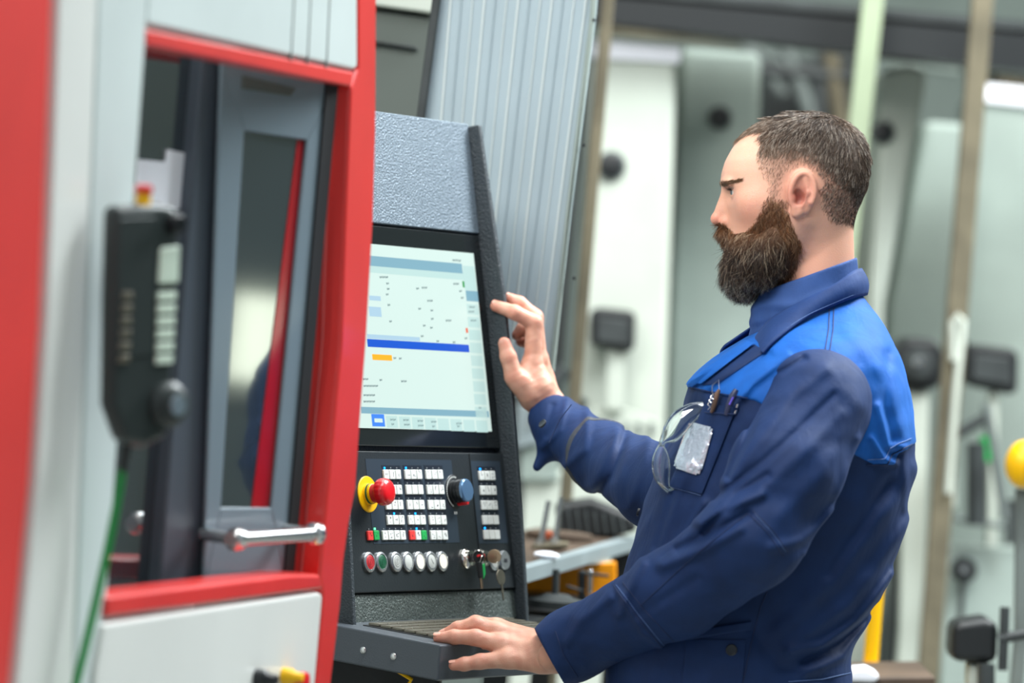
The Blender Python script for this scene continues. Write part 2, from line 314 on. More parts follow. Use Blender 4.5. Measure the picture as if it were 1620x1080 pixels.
for x, y, n in ((120, 236, 3), (152, 266, 1), (155, 292, 1), (150, 318, 1), (158, 368, 1), (166, 446, 1), (320, 286, 2), (346, 348, 2), (362, 394, 1), (364, 434, 1), (434, 442, 2), (470, 268, 2), (498, 302, 1), (506, 334, 1), (326, 466, 1), (316, 516, 1), (360, 476, 1),
                (186, 620, 1), (212, 622, 1), (40, 720, 2), (120, 724, 1), (222, 730, 2), (44, 752, 5), (44, 796, 4), (44, 826, 4), (524, 526, 1), (466, 156, 2), (494, 158, 1), (545, 378, 2), (542, 400, 2), (552, 442, 2), (294, 290, 1), (304, 386, 1), (390, 540, 1), (468, 545, 1),
                (170, 912, 2), (232, 914, 2), (300, 918, 2), (364, 922, 2), (484, 930, 2), (176, 934, 1), (236, 936, 2), (302, 940, 2), (370, 944, 1), (488, 944, 1), (590, 856, 1)):
    for k in range(n):
        xx = x + k * 14
        for q in range(3): sq(xx + q * 4.2, y - 6 + (q % 2) * 2, xx + q * 4.2 + 2.4, y + 4 - (q % 3), 'txt', .0011)
b.build('screen', [scr[k] for k in sk], bz, label='lit pale machine screen with a bright blue bar')
# key panel
cp_ = MB().box(xl + .002, xr - .001, -.001, .012, zc2, zc - .001).build('key_panel', M['panel'], con, bevel=.0015)
b = MB(); b.mi = 0
def rk(x0, y0, x1, y1, mi, lift):
    a = kp(x0, y0); d = kp(x1, y1); b.mi = mi; b.box(a.x, d.x, -lift, 0, d.z, a.z)
a1 = kp(165, 115); a2 = kp(830, 712); b.box(a1.x, kp(805, 400).x, -.0014, 0, a2.z, a1.z)
a1 = kp(915, 130); a2 = kp(1185, 715); b.box(a1.x, kp(1150, 400).x, -.0014, 0, a2.z, a1.z)
gx = [(305, 390), (457, 541), (606, 690), (985, 1063)]
for g, (x0, x1) in enumerate(gx):
    for r in range(5):
        yy = (228 if g < 3 else 236) + r * (108 if g < 3 else 105); a = kp(x0 - 26 + 8.5 * r, yy - 66); d = kp(x1 + 26 + 8.5 * r, yy - 20); b.mi = 1; b.box(a.x, d.x, -.0018, 0, d.z, a.z)
b.build('panel_foil', [M['foil'], M['foil_dark']], cp_)
kw, kh = .0142, .0142; kmesh = {}
def keymesh(kind):
    if kind not in kmesh:
        q = MB().box(-kw / 2, kw / 2, -.0035, 0, -kh / 2, kh / 2); o = q.build('membrane_key', M[kind], None, bevel=.0012); kmesh[kind] = o; return o, True
    o = kmesh[kind].copy(); C.objects.link(o); return o, False
ink = MB(); leds = {'b': MB(), 'g': MB(), 'o': MB()}
def addkey(x, y, kind='key', led='o', glyph=True):
    p = kp(x, y); o, _ = keymesh(kind); o.parent = cp_; o.location = (p.x, -.001, p.z)
    if kind == 'key_red': o['label'] = 'red key'
    if kind == 'key_green': o['label'] = 'green key'
    if glyph:
        for _ in range(random.choice((2, 3, 4))):
            dx = random.uniform(-.003, .002); dz = random.uniform(-.0045, .0035)
            if random.random() < .5: ink.box(p.x + dx, p.x + dx + .0007, -.00475, -.0044, p.z + dz, p.z + dz + random.uniform(.002, .004))
            else: ink.box(p.x + dx, p.x + dx + random.uniform(.0015, .0035), -.00475, -.0044, p.z + dz, p.z + dz + .0007)
    q = kp(x - 6, y - 47); s = .0017 if led == 'o' else .0030
    leds[led].box(q.x - s / 2, q.x + s / 2, -.0026, 0, q.z - s / 2, q.z + s / 2)
blue = {(0, 0, 0), (1, 0, 0), (0, 3, 1), (1, 3, 1), (1, 4, 1), (3, 0, 0), (3, 4, 0)}
for g, (x0, x1) in enumerate(gx):
    for r in range(5):
        for c in range(3):
            kind = 'key'
            if g == 1 and r == 4 and c == 0: kind = 'key_red'
            if g == 1 and r == 4 and c == 2: kind = 'key_green'
            addkey(x0 + (x1 - x0) * c / 2 + 8.5 * r, (228 if g < 3 else 236) + r * (108 if g < 3 else 105), kind, 'b' if (g, r, c) in blue else 'o', glyph=(g, r) not in ((1, 1), (3, 3), (3, 4)))
addkey(297, 661); addkey(192, 663, 'key_red'); addkey(236, 661, 'key_green', 'g')
tag(ink.build('key_legend', M['ink'], cp_), kind='stuff'); tag(leds['b'].build('blue_indicator', M['led_blue'], cp_), kind='stuff'); tag(leds['g'].build('green_indicator', M['led_green'], cp_), kind='stuff'); tag(leds['o'].build('dark_indicator', M['led_off'], cp_), kind='stuff')
MB().box(kp(905, 100).x, kp(905, 100).x + .0012, -.0022, 0, zc2 + .001, zc - .002).build('panel_joint', M['black'], cp_)
Nv = Vector((0, -1, 0))
for x, mm, lb in ((187, 'cap_red', 'red push button'), (273, 'cap_green', 'green push button'), (378, 'cap_grey', None), (461, 'cap_grey', None), (544, 'cap_lit', 'lit white push button'), (627, 'cap_grey', None), (707, 'cap_lit', 'lit white push button'), (1075, 'cap_grey', None)):
    c = kp(x, 852 - (x - 187) * .012)
    o = MB().lathe(c, Nv, [(0, .0148), (.004, .0148), (.0052, .0135), (.0054, .0112), (.003, .0108)], 32).build('push_button', M['ring'], con, smooth=True, label=lb)
    MB().lathe(c + Nv * .002, Nv, [(0, .0106), (.0026, .0104), (.0032, .0092)], 28).build('button_cap', M[mm], o, smooth=True)
    if x in (187, 273, 378):
        q = MB()
        for r in (.0045, .0075): q.tube([c + Nv * .0053 + Vector((math.cos(t) * r, 0, math.sin(t) * r)) for t in np.linspace(0, 2 * math.pi, 25)], .0003, 4, cap=False)
        q.box(c.x - .0003, c.x + .0003, -.0056, -.005, c.z - .003, c.z + .003); q.build('button_symbol', M['ink'], o)
    if x == 627: MB().tube([c + Vector((-.003, -.0053, .004)), c + Vector((.003, -.0053, -.004))], .0003, 4).build('button_symbol', M['ink'], o)
c = kp(1148, 838); o = MB().lathe(c, Nv, [(0, .0148), (.004, .0148), (.0052, .0135), (.0056, .002)], 32).build('data_port', M['ring'], con, smooth=True, label='silver round port with a black socket')
MB().box(c.x - .0035, c.x + .0035, -.0066, -.004, c.z - .003, c.z + .002).box(c.x - .005, c.x - .003, -.0066, -.004, c.z - .003, c.z - .001).build('socket', M['ink'], o)
# emergency stop
c = kp(182, 368); es = MB().lathe(c, Nv, [(0, .0265), (.002, .0265), (.0028, .0255), (.0028, .016), (.006, .015), (.012, .0145), (.013, .0125)], 40).build('emergency_stop', M['yellow'], con, smooth=True, label='red mushroom stop button on a yellow disc')
MB().lathe(c, Nv, [(.006, .0152), (.009, .0152)], 32).build('green_ring', M['cap_green'], es, smooth=True)
MB().lathe(c, Nv, [(.012, .0135), (.023, .0140)], 32).build('stop_neck', M['cap_red'], es, smooth=True)
q = MB(); prof = [(.032, .0145), (.035, .0185), (.040, .0198), (.052, .0192), (.058, .0170), (.061, .012), (.062, .005)]
a_, b_ = Vector((1, 0, 0)), Vector((0, 0, 1)); rings = []; sg = 72
for h, r in prof:
    h = h * .66
    rings.append([q.bm.verts.new(c + Nv * h + (a_ * math.cos(k * 2 * math.pi / sg) + b_ * math.sin(k * 2 * math.pi / sg)) * (r * (1 + (.022 if (k // 2) % 2 and .022 < h < .037 else 0)))) for k in range(sg)])
for i in range(len(rings) - 1):
    for k in range(sg): q.bm.faces.new([rings[i][k], rings[i][(k+1) % sg], rings[i+1][(k+1) % sg], rings[i+1][k]])
q.bm.faces.new(rings[-1]); q.build('stop_cap', M['bred'], es, smooth=True)
# override knob
c = kp(800, 352); rk_ = MB().lathe(c, Nv, [(0, .0262), (.0014, .0262), (.002, .025)], 36).build('override_knob', M['knob_black'], con, smooth=True, label='black rotary override knob with a red pointer')
MB().lathe(c, Nv, [(h * .7, q) for h, q in ((.002, .0178), (.010, .0176), (.0105, .0166), (.012, .0166), (.0125, .0178), (.019, .0178), (.0195, .0168), (.021, .0168), (.0215, .0178), (.029, .0176))], 36).build('knob_body', M['knob_black'], rk_, smooth=True)
MB().lathe(c, Nv, [(.0200, .0176), (.0235, .0172), (.025, .0155), (.0255, .006)], 36).build('knob_face', M['knob_top'], rk_, smooth=True)
MB().box(c.x - .0035, c.x + .0035, -.0235, -.005, c.z - .0215, c.z - .015).build('red_pointer', M['bred'], rk_, bevel=.002)
q = MB()
for k in range(21):
    t = math.radians(-55 + k * 14.5); rr = .0225; p = c + Vector((-math.sin(t + .5) * rr, 0, math.cos(t + .5) * rr)) if False else c + Vector((math.cos(math.radians(75 + k * 8.6)) * rr, -.0021, math.sin(math.radians(75 + k * 8.6)) * rr))
    q.box(p.x - .0008, p.x + .0008, p.y - .0003, p.y, p.z - .0011, p.z + .0011)
q.build('dial_mark', M['key'], rk_)
p = kp(808, 500); MB().box(p.x - .004, p.x - .001, -.0016, -.001, p.z - .002, p.z + .002).box(p.x + .001, p.x + .0016, -.0016, -.001, p.z - .002, p.z + .002).box(p.x + .0025, p.x + .004, -.0016, -.001, p.z - .002, p.z + .002).build('panel_legend', M['key'], cp_)
# key switches, keys
def wl(v): return K.M @ v
for x, y in ((880, 826), (985, 828)):
    c = kp(x, y); o = MB().lathe(c, Nv, [(0, .0150), (.004, .0150), (.006, .0130), (.012, .0115), (.013, .008)], 28).build('key_switch', M['chrome'], con, smooth=True)
    MB().box(c.x - .0012, c.x + .0012, -.0142, -.012, c.z - .006, c.z + .006).build('key_slot', M['black'], o)
def keything(name, label, c, mk):
    t = thing(name, label, 'key', K.M @ Matrix.Translation(c)); mk(t); return t
def mk1(t):
    MB().box(-.0010, .0010, -.024, -.013, -.004, .004).build('key_shank', M['steel'], t)
    MB().lathe((0, -.024, 0), (1, 0, 0), [(-.0016, .0095), (.0016, .0095)], 24).build('key_bow', M['black'], t, bevel=.0006)
    MB().tube([Vector((.009 * math.cos(a) * .4 - .002, -.028 - .004 * math.sin(a), -.010 + .011 * math.sin(a))) for a in np.linspace(0, 2 * math.pi, 22)], .0007, 6).build('split_ring', M['chrome'], t, smooth=True)
    MB().tube([Vector((-.012, -.030, .001)), Vector((.016, -.024, .003)), Vector((.020, -.022, .001))], .0018, 8).build('red_cord', M['bred'], t, smooth=True, label='red and white twisted cord')
    MB().box(-.012, -.004, -.032, -.026, -.032, -.008).build('key_fob', M['black'], t, bevel=.0015)
    MB().tube([Vector((-.008, -.029, -.030)), Vector((-.008, -.029, -.048))], .0022, 10).build('metal_tip', M['brass'], t, smooth=True)
    MB().prism([Vector(p) for p in ((.000, -.030, -.012), (.007, -.030, -.010), (.006, -.030, -.026), (-.001, -.030, -.034), (-.002, -.030, -.028))], Vector((0, .003, 0))).build('green_tag', M['key_green'], t, bevel=.0008)
def mk2(t):
    MB().box(-.0010, .0010, -.030, -.013, -.004, .004).build('key_shank', M['brass'], t)
    MB().lathe((0, -.026, .001), (.9, .3, 0), [(-.0012, .0105), (.0012, .0105)], 26).build('key_bow', M['brass'], t, bevel=.0005)
    MB().tube([Vector((.001 + .002 * math.cos(a), -.030, -.014 + .007 * math.sin(a))) for a in np.linspace(0, 2 * math.pi, 20)], .0006, 6).build('split_ring', M['chrome'], t, smooth=True)
    q = MB(); q.lathe((.004, -.031, -.031), Nv, [(-.0009, .0118), (.0009, .0118)], 26)
    q.prism([Vector(p) for p in ((.0010, -.0319, -.040), (.0068, -.0319, -.040), (.0066, -.0319, -.060), (.0056, -.0319, -.066), (.0035, -.0319, -.063), (.0040, -.0319, -.056), (.0022, -.0319, -.053), (.0034, -.0319, -.049))], Vector((0, .0018, 0)))
    q.build('hanging_key', M['key_dark'], t, bevel=.0003, label='flat key hanging on the ring')
keything('key_bunch', 'bunch with a black key, red cord and green tag in the left lock', kp(880, 826), mk1)
keything('brass_key', 'brass key in the right lock with a second key hanging from its ring', kp(985, 828), mk2)
# keyboard tray: a frame whose top is level-ish, standing out from the console
T0 = K.M @ K.L(570, 988); kt = Frame(59, 0, (0, 0), O=T0)
tl = xl + .001; tw = xr - xl - .002
inv = K.inv
def tb(name, m, x0, x1, y0, y1, z0, z1, parent, bevel=.002, lab=None, slope=0):
    # y here is distance out from the console, in world-level axes
    q = MB(); pts = [Vector((x0, -y0, z1)), Vector((x0, -y1, z1 - slope)), Vector((x0, -y1, z0 - slope)), Vector((x0, -y0, z0))]
    q.prism([kt.M @ p for p in pts], kt.u * (x1 - x0)); return q.build(name, m, parent, bevel=bevel, inv=inv, label=lab)
def tpx(px, py, z): # point on the tray top plane
    r = ray(px, py); t = ((kt.M @ Vector((0, 0, z))) - CO).z / r.z; return kt.inv @ (CO + r * t)
q1 = kt.side(697, 1020, tl); q2 = kt.side(570, 992, tl); q3 = kt.side(697, 1078, tl)
out = -q1.y; drop = q2.z - q1.z
tray = tb('keyboard_tray', M['tray'], tl, tl + tw, -.02, out, q3.z + drop, q2.z, con, .003, slope=drop)
def tt(x, y): return kt.M @ Vector((tl + x, -y, q2.z - drop * (y + .02) / (out + .02)))
MB().prism([tt(.05, .02), tt(tw - .02, .02), tt(tw - .02, out - .035), tt(.05, out - .035)], Vector((0, 0, .0012))).build('keyboard_bed', M['black'], tray, inv=inv)
kb = None
for r in range(6):
    for c in range(15):
        x = .058 + c * (tw - .092) / 15; y = .024 + r * (out - .062) / 6; w_ = (tw - .092) / 15 - .0022; d_ = (out - .062) / 6 - .0022
        if kb is None:
            q = MB(); q.box(0, w_, -d_, 0, 0, .004); kb = q.build('keyboard_key', M['key_dark'], tray, bevel=.0008); o = kb
        else: o = kb.copy(); C.objects.link(o)
        p = tt(x, y); mw = kt.M.copy(); mw.translation = p + Vector((0, 0, .001)); o.matrix_basis = inv @ mw
for px, py in ((575, 1028), (623, 1038)):
    p = kt.side(px, py, tl); c = kt.M @ p; MB().lathe(c, -kt.u, [(0, .005), (.0015, .005), (.003, .003)], 16).build('screw', M['steel'], tray, smooth=True, inv=inv)
# console arm and pedestal below, out of the frame for the most part
p = kt.M @ Vector((tl + tw * .5, .06, -.02)); q = MB(); q.box(p.x - .09, p.x + .09, p.y - .05, p.y + .08, .0, p.z - .03); q.build('pedestal', M['black'], con, bevel=.01, inv=inv)
q = MB(); q.box(p.x - .2, p.x + .2, p.y - .15, p.y + .15, 0, .03); q.build('foot_plate', M['black'], con, bevel=.004, inv=inv)
q = MB(); q.tube([kt.M @ Vector((.06, -.02, -.06)), kt.M @ Vector((.07, -.05, -.075)), kt.M @ Vector((.09, -.03, -.09)), kt.M @ Vector((.12, .03, -.1))], .003, 8); q.build('yellow_cable', M['yellow'], con, smooth=True, inv=inv)

# low daylight window in the right wall of the hall, which the door glass mirrors
pw = []
for px, py in ((366, 466), (434, 470), (428, 590), (362, 596)):
    p0_ = GD.M @ GD.L(px, py, .0062); dd = (p0_ - CO).normalized(); dd = dd - 2 * dd.dot(GD.n) * GD.n; pw.append(p0_ + dd * ((7.97 - p0_.x) / dd.x))
wy0 = min(p.y for p in pw); wy1 = max(p.y for p in pw); wz0 = min(p.z for p in pw); wz1 = max(p.z for p in pw); print('window', wy0, wy1, wz0, wz1)
fr_ = tag(MB().box(7.93, 7.99, wy0 - .08, wy1 + .08, wz0 - .06, wz1 + .06).build('window_1', M['far_white']), kind='structure')
MB().box(7.91, 7.935, wy0, wy1, wz0, wz1).build('pane', mat('daylit_pane', 'f4ffe8', .3, emit=3.5), fr_)
# ------------------------------------------------------------------ the hall behind: guard, bench, posts and machines
def drop(p, z=0): return Vector((p.x, p.y, z))
def FY(Y): return Y + 1.3 if Y >= 8.05 else Y
def slab(pts, Y, th, name, m, parent=None, bevel=.004, foot=False, label=None):   # upright sheet at distance Y; foot: first and last points reach the floor
    ps = [P(a, b, FY(Y)) for a, b in pts]
    if foot: ps = [drop(ps[0])] + ps + [drop(ps[-1])]
    b = MB(); b.prism(ps, Vector((0, th, 0)))
    return b.build(name, m, parent, bevel=bevel, inv=W2(parent).inverted() if parent else None, label=label)
def disc(px, py, Y, rpx, th, name, m, parent=None, label=None, ax=(0, -1, 0)):
    Y = FY(Y); r = rpx / F * Y; b = MB().lathe(P(px, py, Y), ax, [(-.01, r), (th * .8, r), (th, r * .85)], 28)
    return b.build(name, m, parent, smooth=True, inv=W2(parent).inverted() if parent else None, label=label)
def pipe(pts, Y, rpx, name, m, parent=None, label=None, seg=14):
    Y = FY(Y); b = MB().tube([P(a, c, Y) if len(q) == 0 else P(a, c, q[0]) for a, c, *q in pts], rpx / F * Y, seg)
    return b.build(name, m, parent, smooth=True, inv=W2(parent).inverted() if parent else None, label=label)
def at(px, py, Y): p = P(px, py, FY(Y)); return Matrix.Translation(Vector((p.x, p.y, 0)))
# ribbed guard behind the console
gt = thing('ribbed_guard', 'tall leaning light grey ribbed steel cover behind the console', 'cover', at(800, 500, 7.0))
slab([(600, 640), (664, 190), (702, -80), (952, -80), (944, 20), (905, 330), (876, 590), (800, 640)], 7.0, .03, 'cover_sheet', M['rib'], gt)
for k in range(13):
    t = (k + .6) / 13; x0 = 706 + 236 * t; x1 = 655 + 200 * t
    slab([(x1, 590), (x0, -75), (x0 + (2.5 if k % 3 else 4), -75), (x1 + (2.5 if k % 3 else 4), 590)], 6.997, .006, 'rib', M['rib_hi'] if k % 3 != 1 else M['rib'], gt, bevel=.0015)
for y in (12, 210, 420): disc(940 - y * .075, y + 20, 6.99, 2.6, .006, 'edge_screw', M['black'], gt)
slab([(658, 190), (694, -80), (708, -80), (672, 190)], 6.98, .05, 'dark_edge', M['far_dark'], gt)
slab([(938, -80), (949, -80), (943, 20), (904, 330), (877, 590), (869, 590), (896, 330), (934, 20)], 6.985, .02, 'edge_trim', M['far_blue'], gt)
MB().box(-.30, -.20, .03, .2, 0, 1.36).build('support_stand', M['far_dark'], gt)
og = thing('grey_cabinet', 'dull olive grey cabinet with a white top edge behind the red column', 'cabinet', at(630, 500, 7.6))
slab([(520, 900), (560, 12), (692, 30), (682, 300), (620, 500), (610, 900)], 7.6, .3, 'body', M['olive'], og, foot=True)
slab([(556, -60), (700, -50), (692, 22), (560, 4)], 7.58, .3, 'white_top', M['far_white'], og)
slab([(560, 60), (660, 74), (660, 80), (560, 66)], 7.59, .02, 'ledge', M['far_dark'], og)

# workbench with drawers between console and worker
wb = thing('workbench', 'grey steel workbench with an orange back panel between console and worker', 'workbench', at(920, 880, 7.3))
r0 = P(828, 899, 6.95); r1 = P(1010, 854, 8.15); r1.z = r0.z; IW = W2(wb).inverted(); dn = Vector((0, 0, -1)); bk = Vector((-.19, .03, 0)); ZB = r0.z
MB().prism([r0, r1, r1 + dn * .026, r0 + dn * .026], Vector((-.02, .004, 0))).build('front_rail', M['bench'], wb, bevel=.002, inv=IW)
MB().prism([r0 - Vector((.02, 0, .002)), r1 - Vector((.02, 0, .002)), r1 + bk - Vector((0, 0, .002)), r0 + bk - Vector((0, 0, .002))], Vector((0, 0, -.02))).build('bench_top', M['wood'], wb, bevel=.003, inv=IW)
slab([(820, 985), (820, 905), (975, 888), (975, 985)], 7.75, .02, 'orange_panel', M['orange'], wb)
for p in (r0 + Vector((-.03, .03, 0)), r1 + Vector((-.03, -.05, 0)), r1 + bk + Vector((.03, -.05, 0))): MB().box(p.x - .018, p.x + .018, p.y - .018, p.y + .018, 0, p.z - .022).build('bench_leg', M['black'], wb, inv=IW)
ls = [P(826, 985, 7.0), P(1020, 985, 7.9)]; ls[1].z = ls[0].z
MB().prism([ls[0], ls[1], ls[1] + bk, ls[0] + bk], dn * .03).build('lower_shelf', M['black'], wb, bevel=.002, inv=IW); ZS = ls[0].z
def yz(px, py, z): r = ray(px, py); return (z - CO.z) / r.z * r.y
y1 = yz(868, 868, ZB)
t = thing('clamp_fixture', 'polished steel clamp fixture with two upright bolts on the bench', 'clamp', P(868, 868, y1) and Matrix.Translation(P(868, 868, y1)))
for (x0, y0, x1, y1_) in ((854, 866, 868, 792), (878, 862, 888, 786)):
    pipe([(x0, y0), (x1, y1_)], y1, 4.2, 'clamp_bolt', M['steel'], t); pipe([(x0 - 1, y0 + 3), (x0 + 1, y0 - 12)], y1, 8, 'clamp_nut', M['steel'], t, seg=6)
slab([(840, 872), (842, 862), (900, 858), (898, 868)], y1 - .01, .05, 'clamp_plate', M['rust'], t)
disc(868, 846, y1 + .04, 6, .02, 'red_plug', mat('copper_plug', 'b4583a', .5), t)
y2 = yz(884, 858, ZB) + .12
t = thing('round_plate', 'brown oily round plate lying behind the clamp on the bench', 'plate', Matrix.Translation(Vector((P(884, 858, y2).x, y2, ZB))))
MB().lathe((0, 0, 0), (0, 0, 1), [(0, .06), (.010, .06), (.012, .055)], 36).build('disc', M['wood'], t, smooth=True)
p = P(864, 884, yz(864, 884, ZB)); tag(MB().ball((p.x, p.y, ZB + .006), .022, 14, (1, .8, .3)).build('rag', M['paper'], smooth=True), 'crumpled white rag at the left end of the bench top', 'rag')
y3 = yz(945, 848, ZB)
t = thing('rubber_pad', 'black ribbed rubber pad toward the back of the bench top', 'pad', Matrix.Translation(Vector((P(945, 848, y3).x, y3, ZB))))
slab([(884, 858), (876, 808), (935, 800), (1000, 826), (1010, 850), (960, 862)], y3, .10, 'pad', M['black'], t, bevel=.012)
for k in range(8): pipe([(888 + k * 14, 856), (882 + k * 14, 812 + k * 2)], y3 - .003, 3, 'ridge', M['far_dark'], t)
y4 = yz(878, 972, ZS)
t = thing('vertical_rod', 'black rod on a round base on the lower shelf, before the orange panel', 'tool', Matrix.Translation(Vector((P(878, 972, y4).x, y4, ZS))))
pipe([(877, 968), (879, 912)], y4, 5.5, 'rod', M['far_dark'], t)
MB().lathe((0, 0, 0), (0, 0, 1), [(0, .055), (.012, .055), (.016, .03), (.022, .02)], 30).build('base', M['far_dark'], t, smooth=True)
y5 = y4 + .25
t = thing('tool_holder', 'small black and steel holder before the orange panel', 'tool', Matrix.Translation(Vector((P(926, 960, y5).x, y5, ZS))))
slab([(914, 968), (914, 914), (926, 912), (926, 968)], y5, .02, 'black_plate', M['black'], t); slab([(928, 952), (930, 912), (937, 911), (936, 952)], y5, .02, 'steel_plate', M['steel'], t)
pipe([(925, 918), (962, 922)], y5 - .01, 2.6, 'bar', M['black'], t); pipe([(896, 938), (920, 946)], y5 - .01, 2.6, 'bar', M['black'], t)
slab([(910, 980), (912, 966), (940, 966), (940, 980)], y5, .03, 'holder_foot', M['black'], t)
t = thing('fixture_block', 'stack of dull steel blocks and dark pins behind the raised wrist', 'fixture', at(880, 640, 8.1))
slab([(822, 760), (826, 700), (880, 690), (884, 760)], 8.1, .12, 'block', M['far_blue'], t); slab([(815, 710), (820, 640), (850, 640), (856, 700)], 8.08, .1, 'block', M['bench'], t)
slab([(826, 830), (830, 752), (1000, 738), (998, 830)], 8.12, .2, 'pedestal', M['far_white'], t, foot=True)
for x, y in ((882, 596), (920, 636)):
    pipe([(x - 14, y + 22), (x, y), (x + 12, y - 14)] if x < 900 else [(x - 12, y + 14), (x + 4, y - 6)], 8.06, 15 if x < 900 else 11, 'steel_pin', M['far_dark'], t)
    pipe([(x - 44, y + 76), (x - 14, y + 22)], 8.06, 8, 'pin_neck', M['steel'], t)
t = thing('machine_table', 'pale machine table with slotted edge behind the raised arm', 'machine', at(980, 690, 8.36))
slab([(930, 760), (934, 646), (975, 642), (1046, 668), (1050, 760)], 8.34, .05, 'table_casting', M['far_white'], t, foot=True)
for k in range(5): slab([(946 + k * 20, 690), (947 + k * 20, 668), (955 + k * 20, 668), (954 + k * 20, 690)], 8.33, .02, 'slot', M['mid_grey'], t)

# far machines
def cab(name, label, body, Y, m, th=.5, holes=(), strips=()):
    xs = [p[0] for p in body]; t = thing(name, label, 'machine', at(sum(xs) / len(xs), 500, Y))
    slab(body, Y, th, 'body', m, t, bevel=.02, foot=True)
    for h in holes: disc(h[0], h[1], Y - .004, h[2], .012, 'round_port', M['black'], t); disc(h[0], h[1], Y - .002, h[2] * 1.18, .008, 'port_ring', M['mid_grey'], t)
    for s, mm in strips: slab(s, Y - .015, .03, 'trim_strip', mm, t)
    return t
cab('tall_machine', 'cream machine housing with a black round port right of the ribbed cover', [(900, 900), (938, 66), (1072, 78), (1046, 900)], 8.4, M['far_white'], holes=[(967, 262, 20)], strips=[([(938, 92), (940, 62), (1078, 74), (1076, 100)], M['paper'])])
cab('wide_machine', 'blue grey machine housing with a round port beside the forehead', [(1046, 900), (1076, 74), (1204, 84), (1190, 900)], 8.7, M['far_blue'], holes=[(1138, 187, 17)])
cab('green_machine', 'grey machine housing behind the head', [(1180, 900), (1198, 196), (1372, 212), (1340, 900)], 9.3, M['mid_grey'])
cab('slanted_machine', 'white machine housing with slanted front and round port right of the head', [(1344, 900), (1388, 250), (1392, 112), (1440, 100), (1468, 112), (1462, 150), (1400, 480), (1390, 900)], 8.6, M['far_white'], holes=[(1397, 210, 16)])
cab('shaded_machine', 'pale blue grey machine housing between slanted housing and brown post', [(1392, 900), (1404, 480), (1462, 190), (1540, 196), (1500, 900)], 9.0, M['far_blue'])  # one even pale blue grey coat over the whole housing
cab('end_machine', 'pale grey machine housing at the right edge of the hall', [(1478, 1000), (1550, 140), (1680, 150), (1660, 1000)], 9.2, M['far_blue'], strips=[([(1550, 160), (1552, 132), (1690, 146), (1690, 176)], M['paper'])])
for (x0, y0, x1, y1, r, Y, mm, nm, lb) in ((967, -60, 908, 640, 10, 7.7, 'rust', 'conduit_post', 'thin olive conduit post right of the ribbed cover'),
        (1388, -60, 1352, 270, 17, 8.2, 'pale_green', 'green_post', 'pale green post rising behind the head'),
        (1560, -60, 1466, 1100, 17, 8.06, 'rust', 'brown_post', 'olive brown post right of the worker')):
    t = thing(nm, lb, 'post', at(x0, 300, Y)); Y = 8.45 if nm == 'conduit_post' else FY(Y); p0 = P(x0, y0, Y); p1 = P(x1, y1, Y); d = (p1 - p0).normalized(); p1 = p0 + d * ((p0.z) / -d.z); rr = r / F * Y
    q = MB()
    ax = Vector((1, 0, 0)); q.prism([p0 - ax * rr, p0 + ax * rr, p1 + ax * rr, p1 - ax * rr], Vector((0, rr * 1.6, 0))); q.build('shaft', M[mm], t, bevel=.004, inv=W2(t).inverted())
    q = MB(); q.box(p1.x - .09, p1.x + .09, p1.y - .06, p1.y + .1, 0, .015); q.build('foot_plate', M[mm], t, inv=W2(t).inverted())
brown = [o for o in S.objects if o.name == 'brown_post'][0]; pipe([(1508, 570), (1508, 510), (1516, 500), (1524, 508), (1512, 620), (1500, 780)], 8.05, 6, 'rail', M['far_white'], brown, label='short white curved rail')
t = thing('overhead_beam', 'dark steel crane beam across the top of the hall', 'beam', at(1300, 0, 9.6))
q = MB(); a0 = P(900, -10, 9.6); a1 = P(1850, 76, 9.6)
q.prism([a0, a1, a1 + Vector((0, 0, -.085)), a0 + Vector((0, 0, -.05))], Vector((0, .2, 0))); q.build('web', M['black'], t, inv=W2(t).inverted())
q = MB(); q.prism([a0 + Vector((0, 0, .01)), a1 + Vector((0, 0, .01)), a1 + Vector((0, 0, .03)), a0 + Vector((0, 0, .03))], Vector((0, .28, 0))); q.build('flange', M['far_dark'], t, inv=W2(t).inverted())
for x in (0, 1):
    c = (a0 if x == 0 else a1); q = MB(); q.box(c.x - .06, c.x + .06, c.y + .22, c.y + .34, 0, c.z + .03); q.build('column', M['far_dark'], t, inv=W2(t).inverted())
t = thing('roof_truss', 'rusty and grey pipes and struts under the hall roof', 'pipes', at(1250, 90, 10.5))
for (x0, y0, x1, y1, r, mm) in ((960, 48, 1180, 66, 8, 'rust'), (1100, 30, 1300, 130, 7, 'mid_grey'), (1180, 110, 1370, 122, 14, 'far_dark'), (1230, 40, 1290, 200, 12, 'mid_grey'), (1310, 60, 1330, 200, 14, 'rust'), (1290, 90, 1380, 96, 10, 'far_dark'), (1170, 60, 1240, 150, 9, 'mid_grey'), (1460, 96, 1640, 118, 12, 'far_dark'), (1400, 92, 1520, 110, 10, 'far_blue'), (1296, 130, 1300, 260, 14, 'far_dark')):
    pipe([(x0, y0), (x1, y1)], 10.5, r, 'pipe', M[mm], t)
slab([(1204, 260), (1210, 84), (1372, 100), (1366, 260)], 10.7, .3, 'duct', M['far_dark'], t); slab([(1560, 900), (1580, 60), (1700, 60), (1690, 900)], 11.5, .3, 'duct', M['rust'], t, foot=True)
